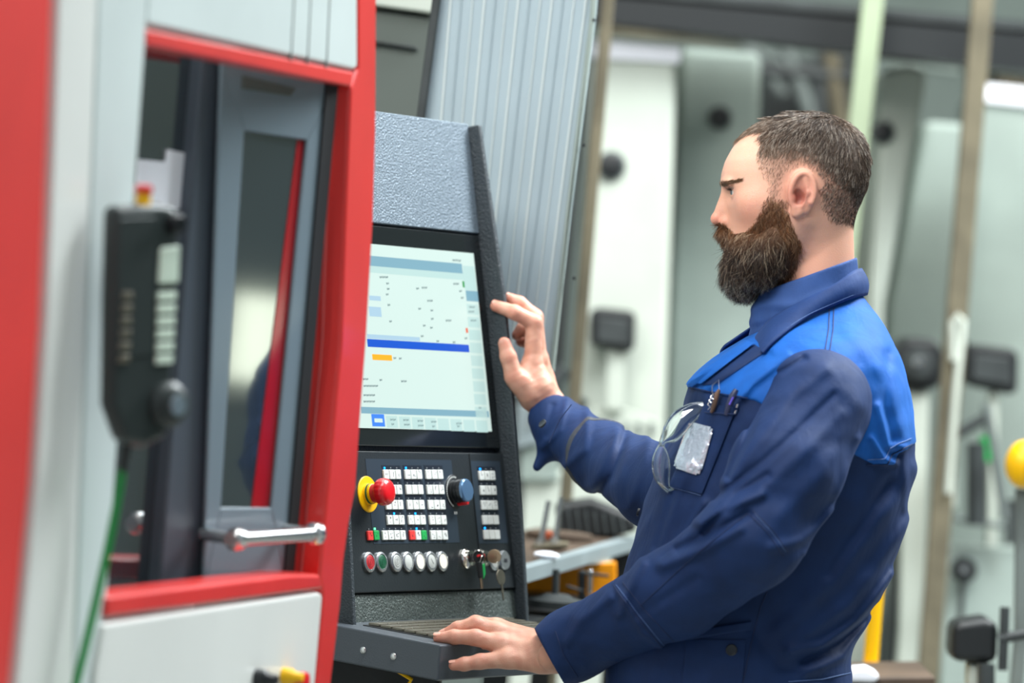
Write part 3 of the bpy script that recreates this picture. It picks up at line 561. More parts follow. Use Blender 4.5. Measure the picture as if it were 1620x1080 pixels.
# things standing on the right
def boxthing(name, label, cat, pts, Y, m, th=.15, extra=(), support=None):
    xs = [p[0] for p in pts]; t = thing(name, label, cat, at(sum(xs) / len(xs), 500, Y)); slab(pts, Y, th, 'casing', m, t, bevel=.015)
    for e in extra: e(t)
    if support: slab(support, Y + .02, .06, 'stand', M['far_white'], t, foot=True)
    return t
boxthing('black_motor', 'black round motor right behind the worker\'s back', 'motor', [(1418, 610), (1414, 560), (1432, 534), (1480, 536), (1494, 560), (1488, 612), (1450, 622)], 8.32, M['black'], .2, [lambda t: disc(1452, 576, 8.31, 24, .03, 'motor_cap', M['far_dark'], t), lambda t: disc(1452, 572, 8.28, 9, .02, 'hub', M['steel'], t)], [(1424, 1000), (1432, 620), (1470, 620), (1462, 1000)])
boxthing('black_monitor', 'black box shaped monitor at the right edge, behind the post', 'monitor', [(1526, 600), (1530, 550), (1540, 544), (1604, 552), (1612, 562), (1610, 620), (1596, 624), (1540, 612)], 8.45, M['black'], .15, [lambda t: slab([(1538, 600), (1541, 560), (1598, 566), (1600, 610)], 8.44, .012, 'front_glass', M['far_dark'], t)], [(1560, 1000), (1566, 620), (1580, 620), (1574, 1000)])
boxthing('low_black_monitor', 'dark box under the bright housing beside the raised arm', 'monitor', [(934, 545), (934, 494), (944, 486), (1000, 492), (1006, 500), (1004, 552), (990, 558)], 8.3, M['black'], .09, [lambda t: slab([(944, 540), (945, 500), (995, 506), (994, 546)], 8.29, .01, 'front_glass', M['far_dark'], t), lambda t: slab([(958, 648), (960, 552), (988, 556), (986, 650)], 8.32, .03, 'stand', M['far_white'], t)])
t = thing('yellow_globe', 'yellow globe cut by the right edge of the picture', 'lamp', at(1616, 736, 7.9)); MB().ball(W2(t).inverted() @ P(1620, 734, 7.9), 38 / F * 7.9, 28, (.8, .8, 1)).build('globe', M['yellow'], t, smooth=True)
slab([(1606, 1000), (1608, 772), (1630, 774), (1628, 1000)], 7.92, .03, 'stand', M['mid_grey'], t, foot=True)
t = thing('bearing_block', 'grey machine bed with a black round hub low on the right', 'machine', at(1540, 900, 8.2)); slab([(1480, 1300), (1496, 860), (1640, 870), (1640, 1300)], 8.3, .06, 'bed', M['far_blue'], t, foot=True)
disc(1524, 900, 8.29, 20, .04, 'hub', M['black'], t); disc(1524, 900, 8.26, 7, .02, 'hub_bolt', M['steel'], t)
pipe([(1524, 920), (1516, 1010)], 8.15, 5, 'hose', M['far_dark'], t)
for k, (x0, y0, x1, y1, r, mm) in enumerate(((1490, 700, 1560, 660, 9, 'far_dark'), (1560, 640, 1590, 820, 8, 'mid_grey'), (1500, 690, 1500, 800, 12, 'far_white'), (1545, 700, 1545, 830, 16, 'far_dark'), (1510, 820, 1610, 836, 5, 'mid_grey'), (1600, 790, 1598, 860, 8, 'far_dark'), (1555, 690, 1562, 730, 7, 'key_green'))):
    pipe([(x0, y0), (x1, y1)], 8.26, r, 'linkage', M[mm], t)
boxthing('black_vise', 'black boxy vise at the bottom right', 'vise', [(1504, 1046), (1508, 984), (1560, 978), (1580, 984), (1578, 1050)], 7.6, M['black'], .12, [lambda t: pipe([(1580, 1010), (1640, 1000)], 7.6, 9, 'spindle', M['far_dark'], t), lambda t: pipe([(1590, 960), (1586, 1060)], 7.6, 8, 'handle', M['far_dark'], t), lambda t: pipe([(1560, 1050), (1560, 1120)], 7.6, 14, 'stem', M['far_dark'], t)], [(1530, 1200), (1532, 1050), (1566, 1050), (1564, 1200)])
t = thing('yellow_bollard', 'yellow bollard low behind the worker\'s back', 'bollard', at(1385, 1000, 7.7)); pipe([(1374, 1090), (1392, 860)], 7.7, 12, 'post', M['yellow'], t)
slab([(1346, 1260), (1352, 1060), (1402, 1056), (1398, 1260)], 7.66, .1, 'base', M['yellow'], t, foot=True)
t = thing('side_table', 'low bench with white cloth at the bottom behind the worker', 'table', at(1400, 1075, 7.3)); slab([(1330, 1110), (1336, 1072), (1480, 1070), (1478, 1110)], 7.3, .3, 'table_top', M['wood'], t)
slab([(1350, 1300), (1352, 1105), (1362, 1105), (1360, 1300)], 7.35, .05, 'leg', M['black'], t, foot=True); slab([(1450, 1300), (1452, 1105), (1462, 1105), (1460, 1300)], 7.35, .05, 'leg', M['black'], t, foot=True)
tag(slab([(1335, 1078), (1345, 1058), (1372, 1056), (1392, 1066), (1388, 1080)], 7.28, .06, 'cloth', M['paper'], bevel=.01), 'white crumpled cloth at the bottom beside the jacket hem', 'cloth')
for k, (x0, x1, mm, lb) in enumerate(((1404, 1434, 'mid_grey', 'grey'), (1440, 1490, 'far_dark', 'dark'))):
    t = thing('machine_skirt', '%s machine base panel low right of the worker' % lb, 'machine', at(x0, 950, 8.5)); slab([(x0, 1000), (x0 + 8, 940), (x1 + 8, 944), (x1, 1000)], 8.5, .2, 'panel', M[mm], t, foot=True)
t = thing('dark_column', 'dark steel column right behind the back of the worker', 'column', at(1420, 900, 8.42)); slab([(1404, 1000), (1424, 606), (1462, 610), (1436, 1000)], 8.42, .05, 'shaft', M['far_dark'], t, foot=True)  # plain dark slab added to deepen the tone behind the worker
for o in list(S.objects):
    if o.name in ('rubber_pad', 'vertical_rod', 'tool_holder'): o.location.z += .012
# ------------------------------------------------------------------ the worker: surfaces grown from distance fields
D0 = 6.20; FARD = 6.735; NEARD = 6.21; SC = D0 / F           # body frame: a to the right, b down, c towards the viewer, unit SC metres
PB = CO + CR * ((1180 - 810) * SC) + CF * D0; PB = Vector((PB.x, PB.y, 0))
def toW(v):
    v = np.asarray(v, dtype=float).reshape(-1, 3); x = (v[:, 0] - 810) * SC; y = -(v[:, 1] - 540) * SC; d = D0 - v[:, 2] * SC
    return np.array(CO)[None] + x[:, None] * np.array(CR)[None] + y[:, None] * np.array(CU)[None] + d[:, None] * np.array(CF)[None]
def WV(p): return Vector(toW([p])[0])
def A(px, py, D): k = D / D0; return np.array([810 + (px - 810) * k, 540 + (py - 540) * k, (D0 - D) / SC])
def smin(a, b, k): h = np.maximum(k - np.abs(a - b), 0) / k; return np.minimum(a, b) - h * h * k * .25
def smax(a, b, k): return -smin(-a, -b, k)
def cap(p, a, b, ra, rb):
    a = np.asarray(a, float); b = np.asarray(b, float); ba = b - a; t = np.clip(((p - a) @ ba) / (ba @ ba), 0, 1)
    return np.linalg.norm(p - a - t[:, None] * ba, axis=1) - (ra + (rb - ra) * t)
def ell(p, c, r, rot=0):
    q = p - np.asarray(c, float)
    if rot: cs, sn = math.cos(rot), math.sin(rot); q = np.stack([q[:, 0] * cs + q[:, 1] * sn, -q[:, 0] * sn + q[:, 1] * cs, q[:, 2]], 1)
    r = np.asarray(r, float); k0 = np.linalg.norm(q / r, axis=1); k1 = np.linalg.norm(q / (r * r), axis=1) + 1e-9
    return k0 * (k0 - 1) / k1
LT = {}
def loft(p, rows, n=2.3, cap_lo=None):
    key = id(rows)
    if key not in LT:
        R0_ = np.array(rows, float); bb = np.linspace(R0_[0, 0], R0_[-1, 0], 400); tb_ = np.stack([bb] + [np.interp(bb, R0_[:, 0], R0_[:, k]) for k in range(1, R0_.shape[1])], 1)
        kr = np.exp(-(np.arange(-14, 15) / 6.5) ** 2); kr /= kr.sum()
        for k in range(1, tb_.shape[1]): e_ = tb_[:, k]; ext = np.r_[2 * e_[0] - e_[14:0:-1], e_, 2 * e_[-1] - e_[-2:-16:-1]]; tb_[:, k] = np.convolve(ext, kr, 'valid')
        LT[key] = (tb_, rows)
    R = LT[key][0]; b = p[:, 1]
    I = lambda k: np.interp(b, R[:, 0], R[:, k])
    f, k_, w = I(1), I(2), I(3); ac = I(4) if R.shape[1] > 4 else (f + k_) / 2
    u = p[:, 0] - ac; ra = np.where(u < 0, ac - f, k_ - ac); ra = np.maximum(ra, 1)
    g = (np.abs(u / ra) ** n + np.abs(p[:, 2] / w) ** n) ** (1 / n) + 1e-6; r = np.sqrt(u * u + p[:, 2] ** 2) + 1e-3
    d = np.where(g > .15, r * (1 - 1 / g), -np.minimum(ra, w)) * .9
    return np.maximum(d, np.maximum(R[0, 0] - b, b - R[-1, 0]))
def segd(p, a, b):
    a = np.asarray(a, float); b = np.asarray(b, float); ba = b - a; q = p[:, :2] - a; t = np.clip((q @ ba) / (ba @ ba), 0, 1)
    return np.linalg.norm(q - t[:, None] * ba, axis=1)
def folds(p, L):      # creases: polyline, width, height
    o = 0
    for pts, w, h in L:
        d = None
        for i in range(len(pts) - 1):
            e = segd(p, pts[i], pts[i + 1]); d = e if d is None else np.minimum(d, e)
        o = o + h * np.exp(-(d / w) ** 2)
    return o
def wob(p, wl, seed=0):
    r = np.random.default_rng(seed); o = 0
    for k in range(5):
        v = r.normal(size=3); v /= np.linalg.norm(v); v2 = r.normal(size=3); v2 /= np.linalg.norm(v2)
        o = o + np.sin((p @ v) * 2 * math.pi / wl + r.uniform(0, 6) + 1.3 * np.sin((p @ v2) * 2 * math.pi / (wl * 1.7) + r.uniform(0, 6)))
    return o / 3
def net(fn, lo, hi, h):
    B = 8; lo = np.array(lo, float); n = np.ceil((np.array(hi, float) - lo) / (h * B)).astype(int)
    g = np.stack(np.meshgrid(*[np.arange(k) for k in n], indexing='ij'), -1).reshape(-1, 3)
    cv = fn(lo + (g + .5) * B * h - .5 * h); V = np.repeat(np.repeat(np.repeat(cv.reshape(n), B, 0), B, 1), B, 2).astype(np.float32)
    act = g[np.abs(cv) < B * h * 1.35]
    off = np.stack(np.meshgrid(*[np.arange(B)] * 3, indexing='ij'), -1).reshape(-1, 3)
    for i in range(0, len(act), 500):
        idx = (act[i:i + 500, None] * B + off[None]).reshape(-1, 3); V[idx[:, 0], idx[:, 1], idx[:, 2]] = fn(lo + idx * h)
    s = V < 0; N = np.array(V.shape); cs = np.zeros(N - 1, int)
    cr = [(x, y, z) for x in (0, 1) for y in (0, 1) for z in (0, 1)]
    for x, y, z in cr: cs += s[x:N[0] - 1 + x, y:N[1] - 1 + y, z:N[2] - 1 + z]
    cells = np.argwhere((cs > 0) & (cs < 8)); ID = -np.ones(N - 1, np.int64); ID[cells[:, 0], cells[:, 1], cells[:, 2]] = np.arange(len(cells))
    acc = np.zeros((len(cells), 3)); cnt = np.zeros(len(cells))
    for i in range(8):
        for j in range(i + 1, 8):
            e = np.array(cr[j]) - np.array(cr[i])
            if np.abs(e).sum() != 1: continue
            c0 = cells + cr[i]; c1 = cells + cr[j]; v0 = V[c0[:, 0], c0[:, 1], c0[:, 2]]; v1 = V[c1[:, 0], c1[:, 1], c1[:, 2]]
            mk = (v0 < 0) != (v1 < 0); t = np.where(mk, v0 / np.where(mk, v0 - v1, 1), 0)
            acc += np.where(mk[:, None], np.array(cr[i]) + t[:, None] * e, 0); cnt += mk
    verts = lo + (cells + acc / cnt[:, None]) * h; quads = []
    for ax in range(3):
        u, w_ = [(1, 2), (2, 0), (0, 1)][ax]; sl0 = [slice(None)] * 3; sl1 = [slice(None)] * 3; sl0[ax] = slice(0, -1); sl1[ax] = slice(1, None)
        e = np.argwhere(s[tuple(sl0)] != s[tuple(sl1)]); e = e[(e[:, u] > 0) & (e[:, w_] > 0) & (e[:, u] < N[u] - 1) & (e[:, w_] < N[w_] - 1)]
        flip = s[e[:, 0], e[:, 1], e[:, 2]]; q = []
        for du, dw in ((-1, -1), (0, -1), (0, 0), (-1, 0)):
            k = e.copy(); k[:, u] += du; k[:, w_] += dw; q.append(ID[k[:, 0], k[:, 1], k[:, 2]])
        q = np.stack(q, 1); q[~flip] = q[~flip][:, ::-1]; quads.append(q)
    q = np.concatenate(quads); return verts, q[(q >= 0).all(1)]
def npmesh(name, verts, quads, mats, parent, world=True, col=None, label=None, smooth=True, kind=None):
    v = toW(verts) if world else np.asarray(verts); inv = np.array(W2(parent).inverted()) if parent else np.eye(4); v = v @ inv[:3, :3].T + inv[:3, 3]
    k = quads.shape[1]; me = bpy.data.meshes.new(name); me.vertices.add(len(v)); me.vertices.foreach_set('co', v.astype(np.float32).ravel())
    me.loops.add(quads.size); me.loops.foreach_set('vertex_index', quads[:, ::-1].astype(np.int32).ravel()); me.polygons.add(len(quads))
    me.polygons.foreach_set('loop_start', (np.arange(len(quads)) * k).astype(np.int32)); me.polygons.foreach_set('loop_total', np.full(len(quads), k, np.int32))
    me.update(calc_edges=True)
    if smooth: me.polygons.foreach_set('use_smooth', [True] * len(me.polygons))
    if col is not None:
        at_ = me.color_attributes.new('col', 'FLOAT_COLOR', 'POINT'); c4 = np.ones((len(v), 4), np.float32); c4[:, :3] = col; at_.data.foreach_set('color', c4.ravel())
    for m in (mats if isinstance(mats, (list, tuple)) else [mats]): me.materials.append(m)
    o = bpy.data.objects.new(name, me); C.objects.link(o); o.parent = parent
    if label: o['label'] = label
    if kind: o['kind'] = kind
    return o
def vcol(name, rough, sub=0, bump=0, bscale=900, sheen=0, spec=.5):
    m = mat(name, 'ffffff', rough, spec=spec, bump=bump, bscale=bscale); nt = m.node_tree; b = nt.nodes['Principled BSDF']
    a_ = nt.nodes.new('ShaderNodeVertexColor'); a_.layer_name = 'col'; nt.links.new(a_.outputs[0], b.inputs['Base Color'])
    if sub: b.inputs['Subsurface Weight'].default_value = sub; b.inputs['Subsurface Radius'].default_value = (.008, .003, .0015); b.inputs['Subsurface Scale'].default_value = 1
    return m
M['skin'] = vcol('skin', .46, .25, bump=.25, bscale=700)
def cloth(name, c, sheen):
    m = mat(name, c, .72, spec=.35, sheen=sheen, var=.16, vscale=26); nt = m.node_tree; b = nt.nodes['Principled BSDF']
    tc = nt.nodes['Texture Coordinate']; wv = nt.nodes.new('ShaderNodeTexNoise'); wv.inputs['Scale'].default_value = 900; wv.inputs['Detail'].default_value = 1
    n2 = nt.nodes.new('ShaderNodeTexNoise'); n2.inputs['Scale'].default_value = 34; n2.inputs['Detail'].default_value = 4; n2.inputs['Distortion'].default_value = .6
    mp = nt.nodes.new('ShaderNodeMapping'); mp.inputs['Scale'].default_value = (1, 1, .45); mp.inputs['Rotation'].default_value = (0, .7, 0)
    nt.links.new(tc.outputs['Object'], mp.inputs[0]); nt.links.new(mp.outputs[0], n2.inputs['Vector']); nt.links.new(tc.outputs['Object'], wv.inputs['Vector'])
    b1 = nt.nodes.new('ShaderNodeBump'); b1.inputs['Strength'].default_value = .35; b1.inputs['Distance'].default_value = .006
    b2 = nt.nodes.new('ShaderNodeBump'); b2.inputs['Strength'].default_value = .22; b2.inputs['Distance'].default_value = .0012
    nt.links.new(n2.outputs[0], b1.inputs['Height']); nt.links.new(wv.outputs[0], b2.inputs['Height']); nt.links.new(b1.outputs[0], b2.inputs['Normal']); nt.links.new(b2.outputs[0], b.inputs['Normal'])
    return m
M['navy'] = cloth('navy_cloth', '0f2b58', .12); M['royal'] = cloth('royal_blue_cloth', '0a58ae', .2); M['collar'] = cloth('collar_cloth', '1a386c', .12)
M['knit'] = cloth('slate_blue_knit', '2c4c86', .15); M['trouser'] = cloth('dark_trousers', '1a2a50', .3); M['thread'] = mat('navy_thread', '152850', .7); M['thread2'] = mat('pale_thread', '5f7bb0', .7)
M['boot'] = mat('black_leather', '151515', .4); M['button'] = mat('dark_button', '20242c', .35)

per = thing('person', 'bearded man in navy and royal blue work jacket, hands on console and keyboard', 'person', Matrix.Translation(PB))
# ---- head
HR = [(178, 1258, 1292, 14, 1272), (182, 1238, 1312, 36, 1272), (190, 1212, 1332, 58, 1270), (202, 1190, 1349, 72, 1270), (216, 1172, 1361, 81, 1270), (235, 1158, 1370, 87, 1270),
      (255, 1147, 1373, 90, 1272), (275, 1141, 1373, 90, 1272), (288, 1140, 1372, 89, 1272), (300, 1146, 1369, 88, 1268), (315, 1148, 1364, 85, 1262), (335, 1150, 1352, 80, 1255), (352, 1151, 1340, 77, 1250),
      (375, 1150, 1320, 73, 1240), (400, 1153, 1295, 66, 1228), (420, 1158, 1268, 55, 1215), (438, 1172, 1240, 40, 1205), (450, 1190, 1222, 20, 1206)]
def mirr(p): q = p.copy(); q[:, 2] = np.abs(q[:, 2]); return q
def head(p):
    q = mirr(p); d = loft(p, HR, 2.25)
    d = smin(d, cap(p, (1292, 330, 0), (1292, 560, 0), 57, 64), 22)                                   # neck
    d = smin(d, cap(q, (1258, 345, 62), (1215, 430, 18), 22, 20), 20)                               # jaw
    d = smin(d, ell(q, (1200, 326, 56), (30, 22, 18)), 34)                                           # cheekbone
    d = smin(d, ell(q, (1152, 291, 24), (9, 7, 26)), 10)                                             # brow
    d = smax(d, -ell(q, (1144, 308, 34), (13, 9, 15)), 15)                                           # socket
    lid = np.linalg.norm(q - np.array([1168, 305, 32]), axis=1) - 15.5
    lid = smax(lid, -ell(q, (1149, 305.5, 34), (15, 4.2, 13)), 2)
    d = smin(d, lid, 4)
    n = cap(q, (1149, 300, 0), (1135, 342, 0), 6, 7.5); n = smin(n, ell(q, (1134, 347, 0), (10, 9, 9)), 6); n = smin(n, ell(q, (1147, 351, 10), (10, 7.5, 6.5)), 4); n = smin(n, ell(p, (1148, 336, 0), (12, 20, 11)), 6)
    n = smin(n, cap(q, (1141, 354, 0), (1150, 360, 0), 4, 4), 5)
    d = smin(d, n, 9); d = smax(d, -ell(q, (1141, 359.5, 6.5), (5.5, 3.6, 3)), 2)
    d = smin(d, ell(p, (1150, 384, 0), (6.5, 5, 21)), 4); d = smin(d, ell(p, (1151, 394, 0), (7, 5.5, 19)), 4); d = smax(d, -cap(q, (1143, 389, 0), (1152, 389.5, 22), 1.2, 1), 1.5)
    # ear
    e = ell(q, (1263, 308, 88), (20, 34, 8), -.12)
    t = np.linspace(-2.55, 2.2, 16); e2 = None
    ex = 1263 + 17.5 * np.sin(t) * (1.06 - .06 * np.cos(t)); ey = 306 - 29 * np.cos(t)
    for i in range(len(t) - 1):
        s_ = cap(q, (ex[i] + (ey[i] - 308) * -.08, ey[i], 93), (ex[i + 1] + (ey[i + 1] - 308) * -.08, ey[i + 1], 93), 4.6, 4.6); e2 = s_ if e2 is None else np.minimum(e2, s_)
    e = smax(e, -ell(q, (1262, 303, 101), (13.5, 25, 11), -.1), 4)
    e = smin(e, e2, 4); e = smin(e, cap(q, (1268, 286, 92), (1272, 308, 93), 2.8, 3.2), 4); e = smin(e, cap(q, (1272, 308, 93), (1262, 328, 92), 3.2, 3), 4)
    e = smax(e, -ell(q, (1258, 314, 98), (9, 14, 19)), 2); e = smin(e, ell(q, (1248, 318, 90), (6, 8, 7)), 3); e = smin(e, ell(q, (1254, 338, 91), (9, 9, 6)), 6)
    return smin(d, e, 5)
# ---- hands
def hdist(p, L, k=5, kp=9):
    o = None
    for ch in L:
        d = None
        for i in range(len(ch) - 1):
            a, b = ch[i], ch[i + 1]; ka = a[2] / D0; kb_ = b[2] / D0
            e = cap(p, A(*a[:3]), A(*b[:3]), a[3] * ka, b[3] * kb_); d = e if d is None else smin(d, e, k)
        o = d if o is None else smin(o, d, kp)
    return o
DF = FARD; DN = NEARD
farP = [[(868, 646, DF + .03, 25), (852, 612, DF + .02, 24), (843, 578, DF + .02, 17)], [(862, 640, DF + .05, 24), (852, 605, DF + .05, 20), (850, 568, DF + .045, 15)], [(870, 640, DF + .05, 22), (862, 600, DF + .065, 15), (854, 566, DF + .065, 14)],
        [(900, 700, DF + .03, 30), (868, 646, DF + .035, 28), (855, 625, DF + .035, 26)], [(842, 628, DF + .02, 22), (824, 604, DF + .005, 17), (836, 580, DF + .02, 12)]]
farF = [[(838, 622, DF + .01, 18), (814, 596, DF, 15), (804, 564, DF - .004, 12.5), (798, 543, DF - .004, 10)],
        [(843, 566, DF + .02, 14.5), (845, 510, DF + .018, 13), (814, 494, DF + .008, 11.5), (785, 484, DF + .018, 9.5)],
        [(852, 566, DF + .042, 13.5), (846, 502, DF + .045, 13), (822, 480, DF + .045, 11), (805, 472, DF + .045, 9)],
        [(852, 568, DF + .06, 12.5), (840, 524, DF + .07, 11), (826, 520, DF + .07, 9.5), (818, 530, DF + .068, 8.5)],
        [(852, 575, DF + .08, 11), (836, 540, DF + .09, 9.5), (824, 540, DF + .09, 8.5)]]
nearP = [[(905, 1034, DN - .03, 33), (868, 1034, DN - .015, 30), (846, 1030, DN, 27)], [(850, 1046, DN - .02, 18), (803, 1042, DN - .02, 15)], [(850, 1032, DN - .01, 20), (792, 1020, DN - .005, 16)], [(846, 1018, DN + .01, 20), (788, 1000, DN + .015, 16)], [(842, 1012, DN + .03, 18), (786, 993, DN + .035, 15)], [(838, 1020, DN + .03, 20), (800, 1014, DN + .05, 15)]]
nearF = [[(803, 1042, DN - .02, 14.5), (760, 1046, DN - .02, 12), (735, 1050, DN - .02, 10.5), (718, 1052, DN - .018, 8.5)],
         [(790, 1019, DN - .005, 15), (752, 1008, DN - .004, 12.8), (718, 1007, DN, 11), (694, 1009, DN + .004, 9)],
         [(786, 999, DN + .015, 15), (754, 988, DN + .018, 13), (724, 994, DN + .022, 11), (704, 1003, DN + .026, 9)],
         [(786, 993, DN + .035, 14.5), (752, 986, DN + .045, 12.5), (728, 993, DN + .055, 10.5), (714, 1003, DN + .06, 8.5)],
         [(800, 1014, DN + .05, 14), (772, 1014, DN + .065, 12.5), (752, 1018, DN + .075, 10)]]
def nails(p, L):   # flatten a nail bed at each fingertip's outer side
    return 0
def handfn(Pm, Fg):
    def f(p):
        d = hdist(p, Pm, 8, 12)
        o = None
        for ch in Fg:
            e = hdist(p, [ch], 4, 1)
            for a in ch[1:-1]:       # knuckle folds
                k = A(*a[:3]); rr = a[3] * a[2] / D0; e = e - 1.0 * np.exp(-(np.linalg.norm(p - k, axis=1) / (rr * .9) - 1.0) ** 2 * 6) * .8
            o = e if o is None else smin(o, e, 1.6)
        d = smin(d, o, 8)
        return d + .35 * wob(p, 13, 5) * .6
    return f
# ---- jacket
TR = [(462, 1250, 1358, 52), (474, 1250, 1366, 58), (490, 1238, 1380, 74), (508, 1222, 1392, 106), (530, 1190, 1404, 148), (552, 1150, 1415, 178), (585, 1106, 1428, 200), (615, 1086, 1436, 208), (650, 1080, 1442, 208), (690, 1066, 1445, 205), (740, 1040, 1443, 198), (800, 1018, 1434, 192),
      (860, 1002, 1421, 186), (910, 986, 1406, 183), (950, 976, 1388, 182), (985, 968, 1366, 181), (1015, 962, 1350, 182), (1045, 958, 1346, 184), (1100, 960, 1348, 186), (1200, 965, 1352, 190), (1215, 965, 1350, 190)]
TF = [([(1440, 740), (1330, 880), (1225, 985)], 16, 4), ([(1432, 820), (1330, 950), (1235, 1010)], 13, 4.5), ([(1405, 905), (1345, 975), (1290, 1010), (1240, 1016)], 9, 6), ([(1385, 960), (1320, 1010), (1262, 1034)], 8, -4), ([(1375, 975), (1325, 1030), (1262, 1052)], 9, 4),
      ([(1395, 760), (1300, 900)], 9, -3), ([(1085, 730), (1045, 830), (1010, 930)], 10, 3.5), ([(1106, 790), (1072, 850), (1040, 890)], 7, 3.5), ([(1064, 770), (1034, 860)], 6, -3), ([(1183, 541), (1130, 572), (1091, 606)], 5, 4), ([(1206, 560), (1160, 590), (1120, 618)], 7, -4), ([(1235, 560), (1180, 605), (1150, 640)], 6, 3.5),
      ([(1330, 520), (1390, 600), (1418, 690)], 14, 2.5), ([(1395, 560), (1385, 640), (1405, 715)], 9, -2.5), ([(1375, 640), (1392, 700), (1420, 705)], 7, 4), ([(1365, 690), (1385, 722), (1404, 728)], 6, 3.5), ([(1420, 720), (1425, 800)], 8, 2), ([(1180, 985), (1220, 1040), (1300, 1070)], 9, -2)]
def torso(p):
    d = loft(p, TR, 2.35); d = smin(d, cap(p, (1268, 580, 120), (1290, 600, 150), 48, 60), 30); d = smin(d, cap(p, (1268, 580, -120), (1290, 600, -150), 48, 60), 30)
    return d - 1.7 * folds(p, TF) - 1.4 * wob(p, 130, 3) - .8 * wob(p, 55, 8)
def yoke_line(a): return np.interp(a, [1000, 1088, 1141, 1183, 1290, 1369, 1403, 1410, 1445, 1500], [606, 613, 625, 631, 690, 731, 731, 714, 699, 690])
NS = [A(1292, 642, 6.03), A(1243, 742, 5.98), A(1190, 848, 5.955), A(1066, 940, 6.03), A(912, 1016, DN - .035), A(872, 1038, DN - .035)]
NR = [80, 80, 73, 66, 54, 49]
NFo = [([(1258, 566), (1218, 590), (1186, 640), (1160, 700), (1138, 745)], 5, -3.6), ([(1288, 582), (1236, 622), (1192, 680), (1132, 752)], 11, 3.4), ([(1300, 622), (1242, 675), (1188, 722), (1118, 778)], 6, -2.8), ([(1310, 650), (1256, 702), (1200, 748), (1130, 800)], 11, 2.4), ([(1195, 742), (1150, 770), (1100, 830)], 6, -3.5), ([(1185, 770), (1130, 790), (1095, 815)], 8, 5.5), ([(1165, 800), (1110, 830), (1062, 858)], 7, -4.5),
       ([(1150, 822), (1090, 858), (1040, 880)], 9, 5), ([(1335, 640), (1280, 740), (1215, 800)], 16, 3), ([(1300, 800), (1250, 840), (1200, 850)], 9, 3), ([(1245, 870), (1180, 930), (1100, 985)], 12, 2.5), ([(1010, 880), (985, 930), (975, 960)], 7, 4), ([(960, 935), (915, 975), (895, 1010)], 9, 4), ([(975, 925), (1010, 985), (1057, 1030)], 5, 3), ([(1340, 690), (1300, 790), (1255, 860)], 8, 3), ([(1090, 900), (1000, 960)], 8, -2)]
def armch(p, N, R, k=26):
    d = None
    for i in range(len(N) - 1):
        e = cap(p, N[i], N[i + 1], R[i], R[i + 1]); d = e if d is None else smin(d, e, k)
    return d
def openend(p, N, R, d, th=3):   # cut at the cuff and hollow it
    ax = N[-1] - N[-2]; ax = ax / np.linalg.norm(ax); s_ = (p - N[-1]) @ ax
    inner = cap(p, N[-1] - ax * 40, N[-1] + ax * 60, R[-1] - 6, R[-1] - 4)
    d = smax(d, s_ - 2, 3); return smax(d, -inner, 3), s_
def nsleeve(p):
    d = armch(p, NS, NR); d = smin(d, ell(p, NS[0] + np.array([2, -4, -16]), (82, 84, 60)), 20); d = d - 1.6 * folds(p, NFo) - 1.1 * wob(p, 110, 11) - .7 * wob(p, 48, 12)
    d, s_ = openend(p, NS, NR, d); return d - 1.6 * np.exp(-((s_ + 18) / 20) ** 2 * 1.0) * (s_ > -44)
FS = [A(1190, 640, 6.38), A(1092, 775, 6.36), A(1040, 770, 6.42), A(955, 722, FARD - .12), A(892, 680, FARD), A(862, 650, FARD + .03)]
FR = [70, 72, 66, 56, 45, 36]
FFo = [([(905, 640), (890, 690), (862, 720)], 6, 3), ([(940, 655), (930, 720), (900, 750)], 8, 3.5), ([(1000, 690), (975, 760), (955, 790)], 6, -3.5), ([(985, 690), (960, 740), (940, 785)], 9, 4), ([(1035, 700), (1015, 760), (1000, 810)], 9, 3.5), ([(880, 650), (868, 700)], 5, -2)]
def fsleeve(p):
    d = armch(p, FS, FR); d = smin(d, cap(p, A(880, 690, FARD - .01), A(850, 738, FARD - .02), 22, 8), 20)
    d = d - 1.6 * folds(p, FFo) - 1.2 * wob(p, 90, 21); d, s_ = openend(p, FS, FR, d); return d - 1.4 * np.exp(-((s_ + 16) / 18) ** 2) * (s_ > -40)
ft, fn_ = torso, nsleeve
def surf(pts, fn, lift=0, D1=5.45):   # first hit of the sight line
    px = np.array(pts, float); D = np.full(len(px), D1)
    def pos(D): k = D / D0; return np.stack([810 + (px[:, 0] - 810) * k, 540 + (px[:, 1] - 540) * k, (D0 - D) / SC], 1)
    for _ in range(90): d = fn(pos(D)); D = D + np.clip(d, -20, 60) * SC * .7; D = np.minimum(D, 6.55)
    p = pos(D)
    if lift:
        e = 2.0; g = np.stack([fn(p + np.eye(3)[i] * e) - fn(p - np.eye(3)[i] * e) for i in range(3)], 1); g /= np.linalg.norm(g, axis=1)[:, None] + 1e-9; p = p + g * lift
    return p
import time as _t; _t0 = _t.time()
farH = handfn(farP, farF); nearH = handfn(nearP, nearF)
hv, hq = net(head, (1100, 160, -116), (1392, 520, 116), 1.7)
def bbox(L, m=34):
    q = np.array([A(*a[:3]) for ch in L for a in ch]); return q.min(0) - m, q.max(0) + m
l1, h1_ = bbox(farP + farF); v1, q1_ = net(farH, l1, h1_, 1.5)
l2, h2_ = bbox(nearP + nearF); v2, q2_ = net(nearH, l2, h2_, 1.5)
Wd = np.array([CR.z, CU.z, CF.z])      # world up seen in camera axes
dn_ = -np.array([Wd[0], -Wd[1], -Wd[2]]) / 1.0    # world down in the body frame
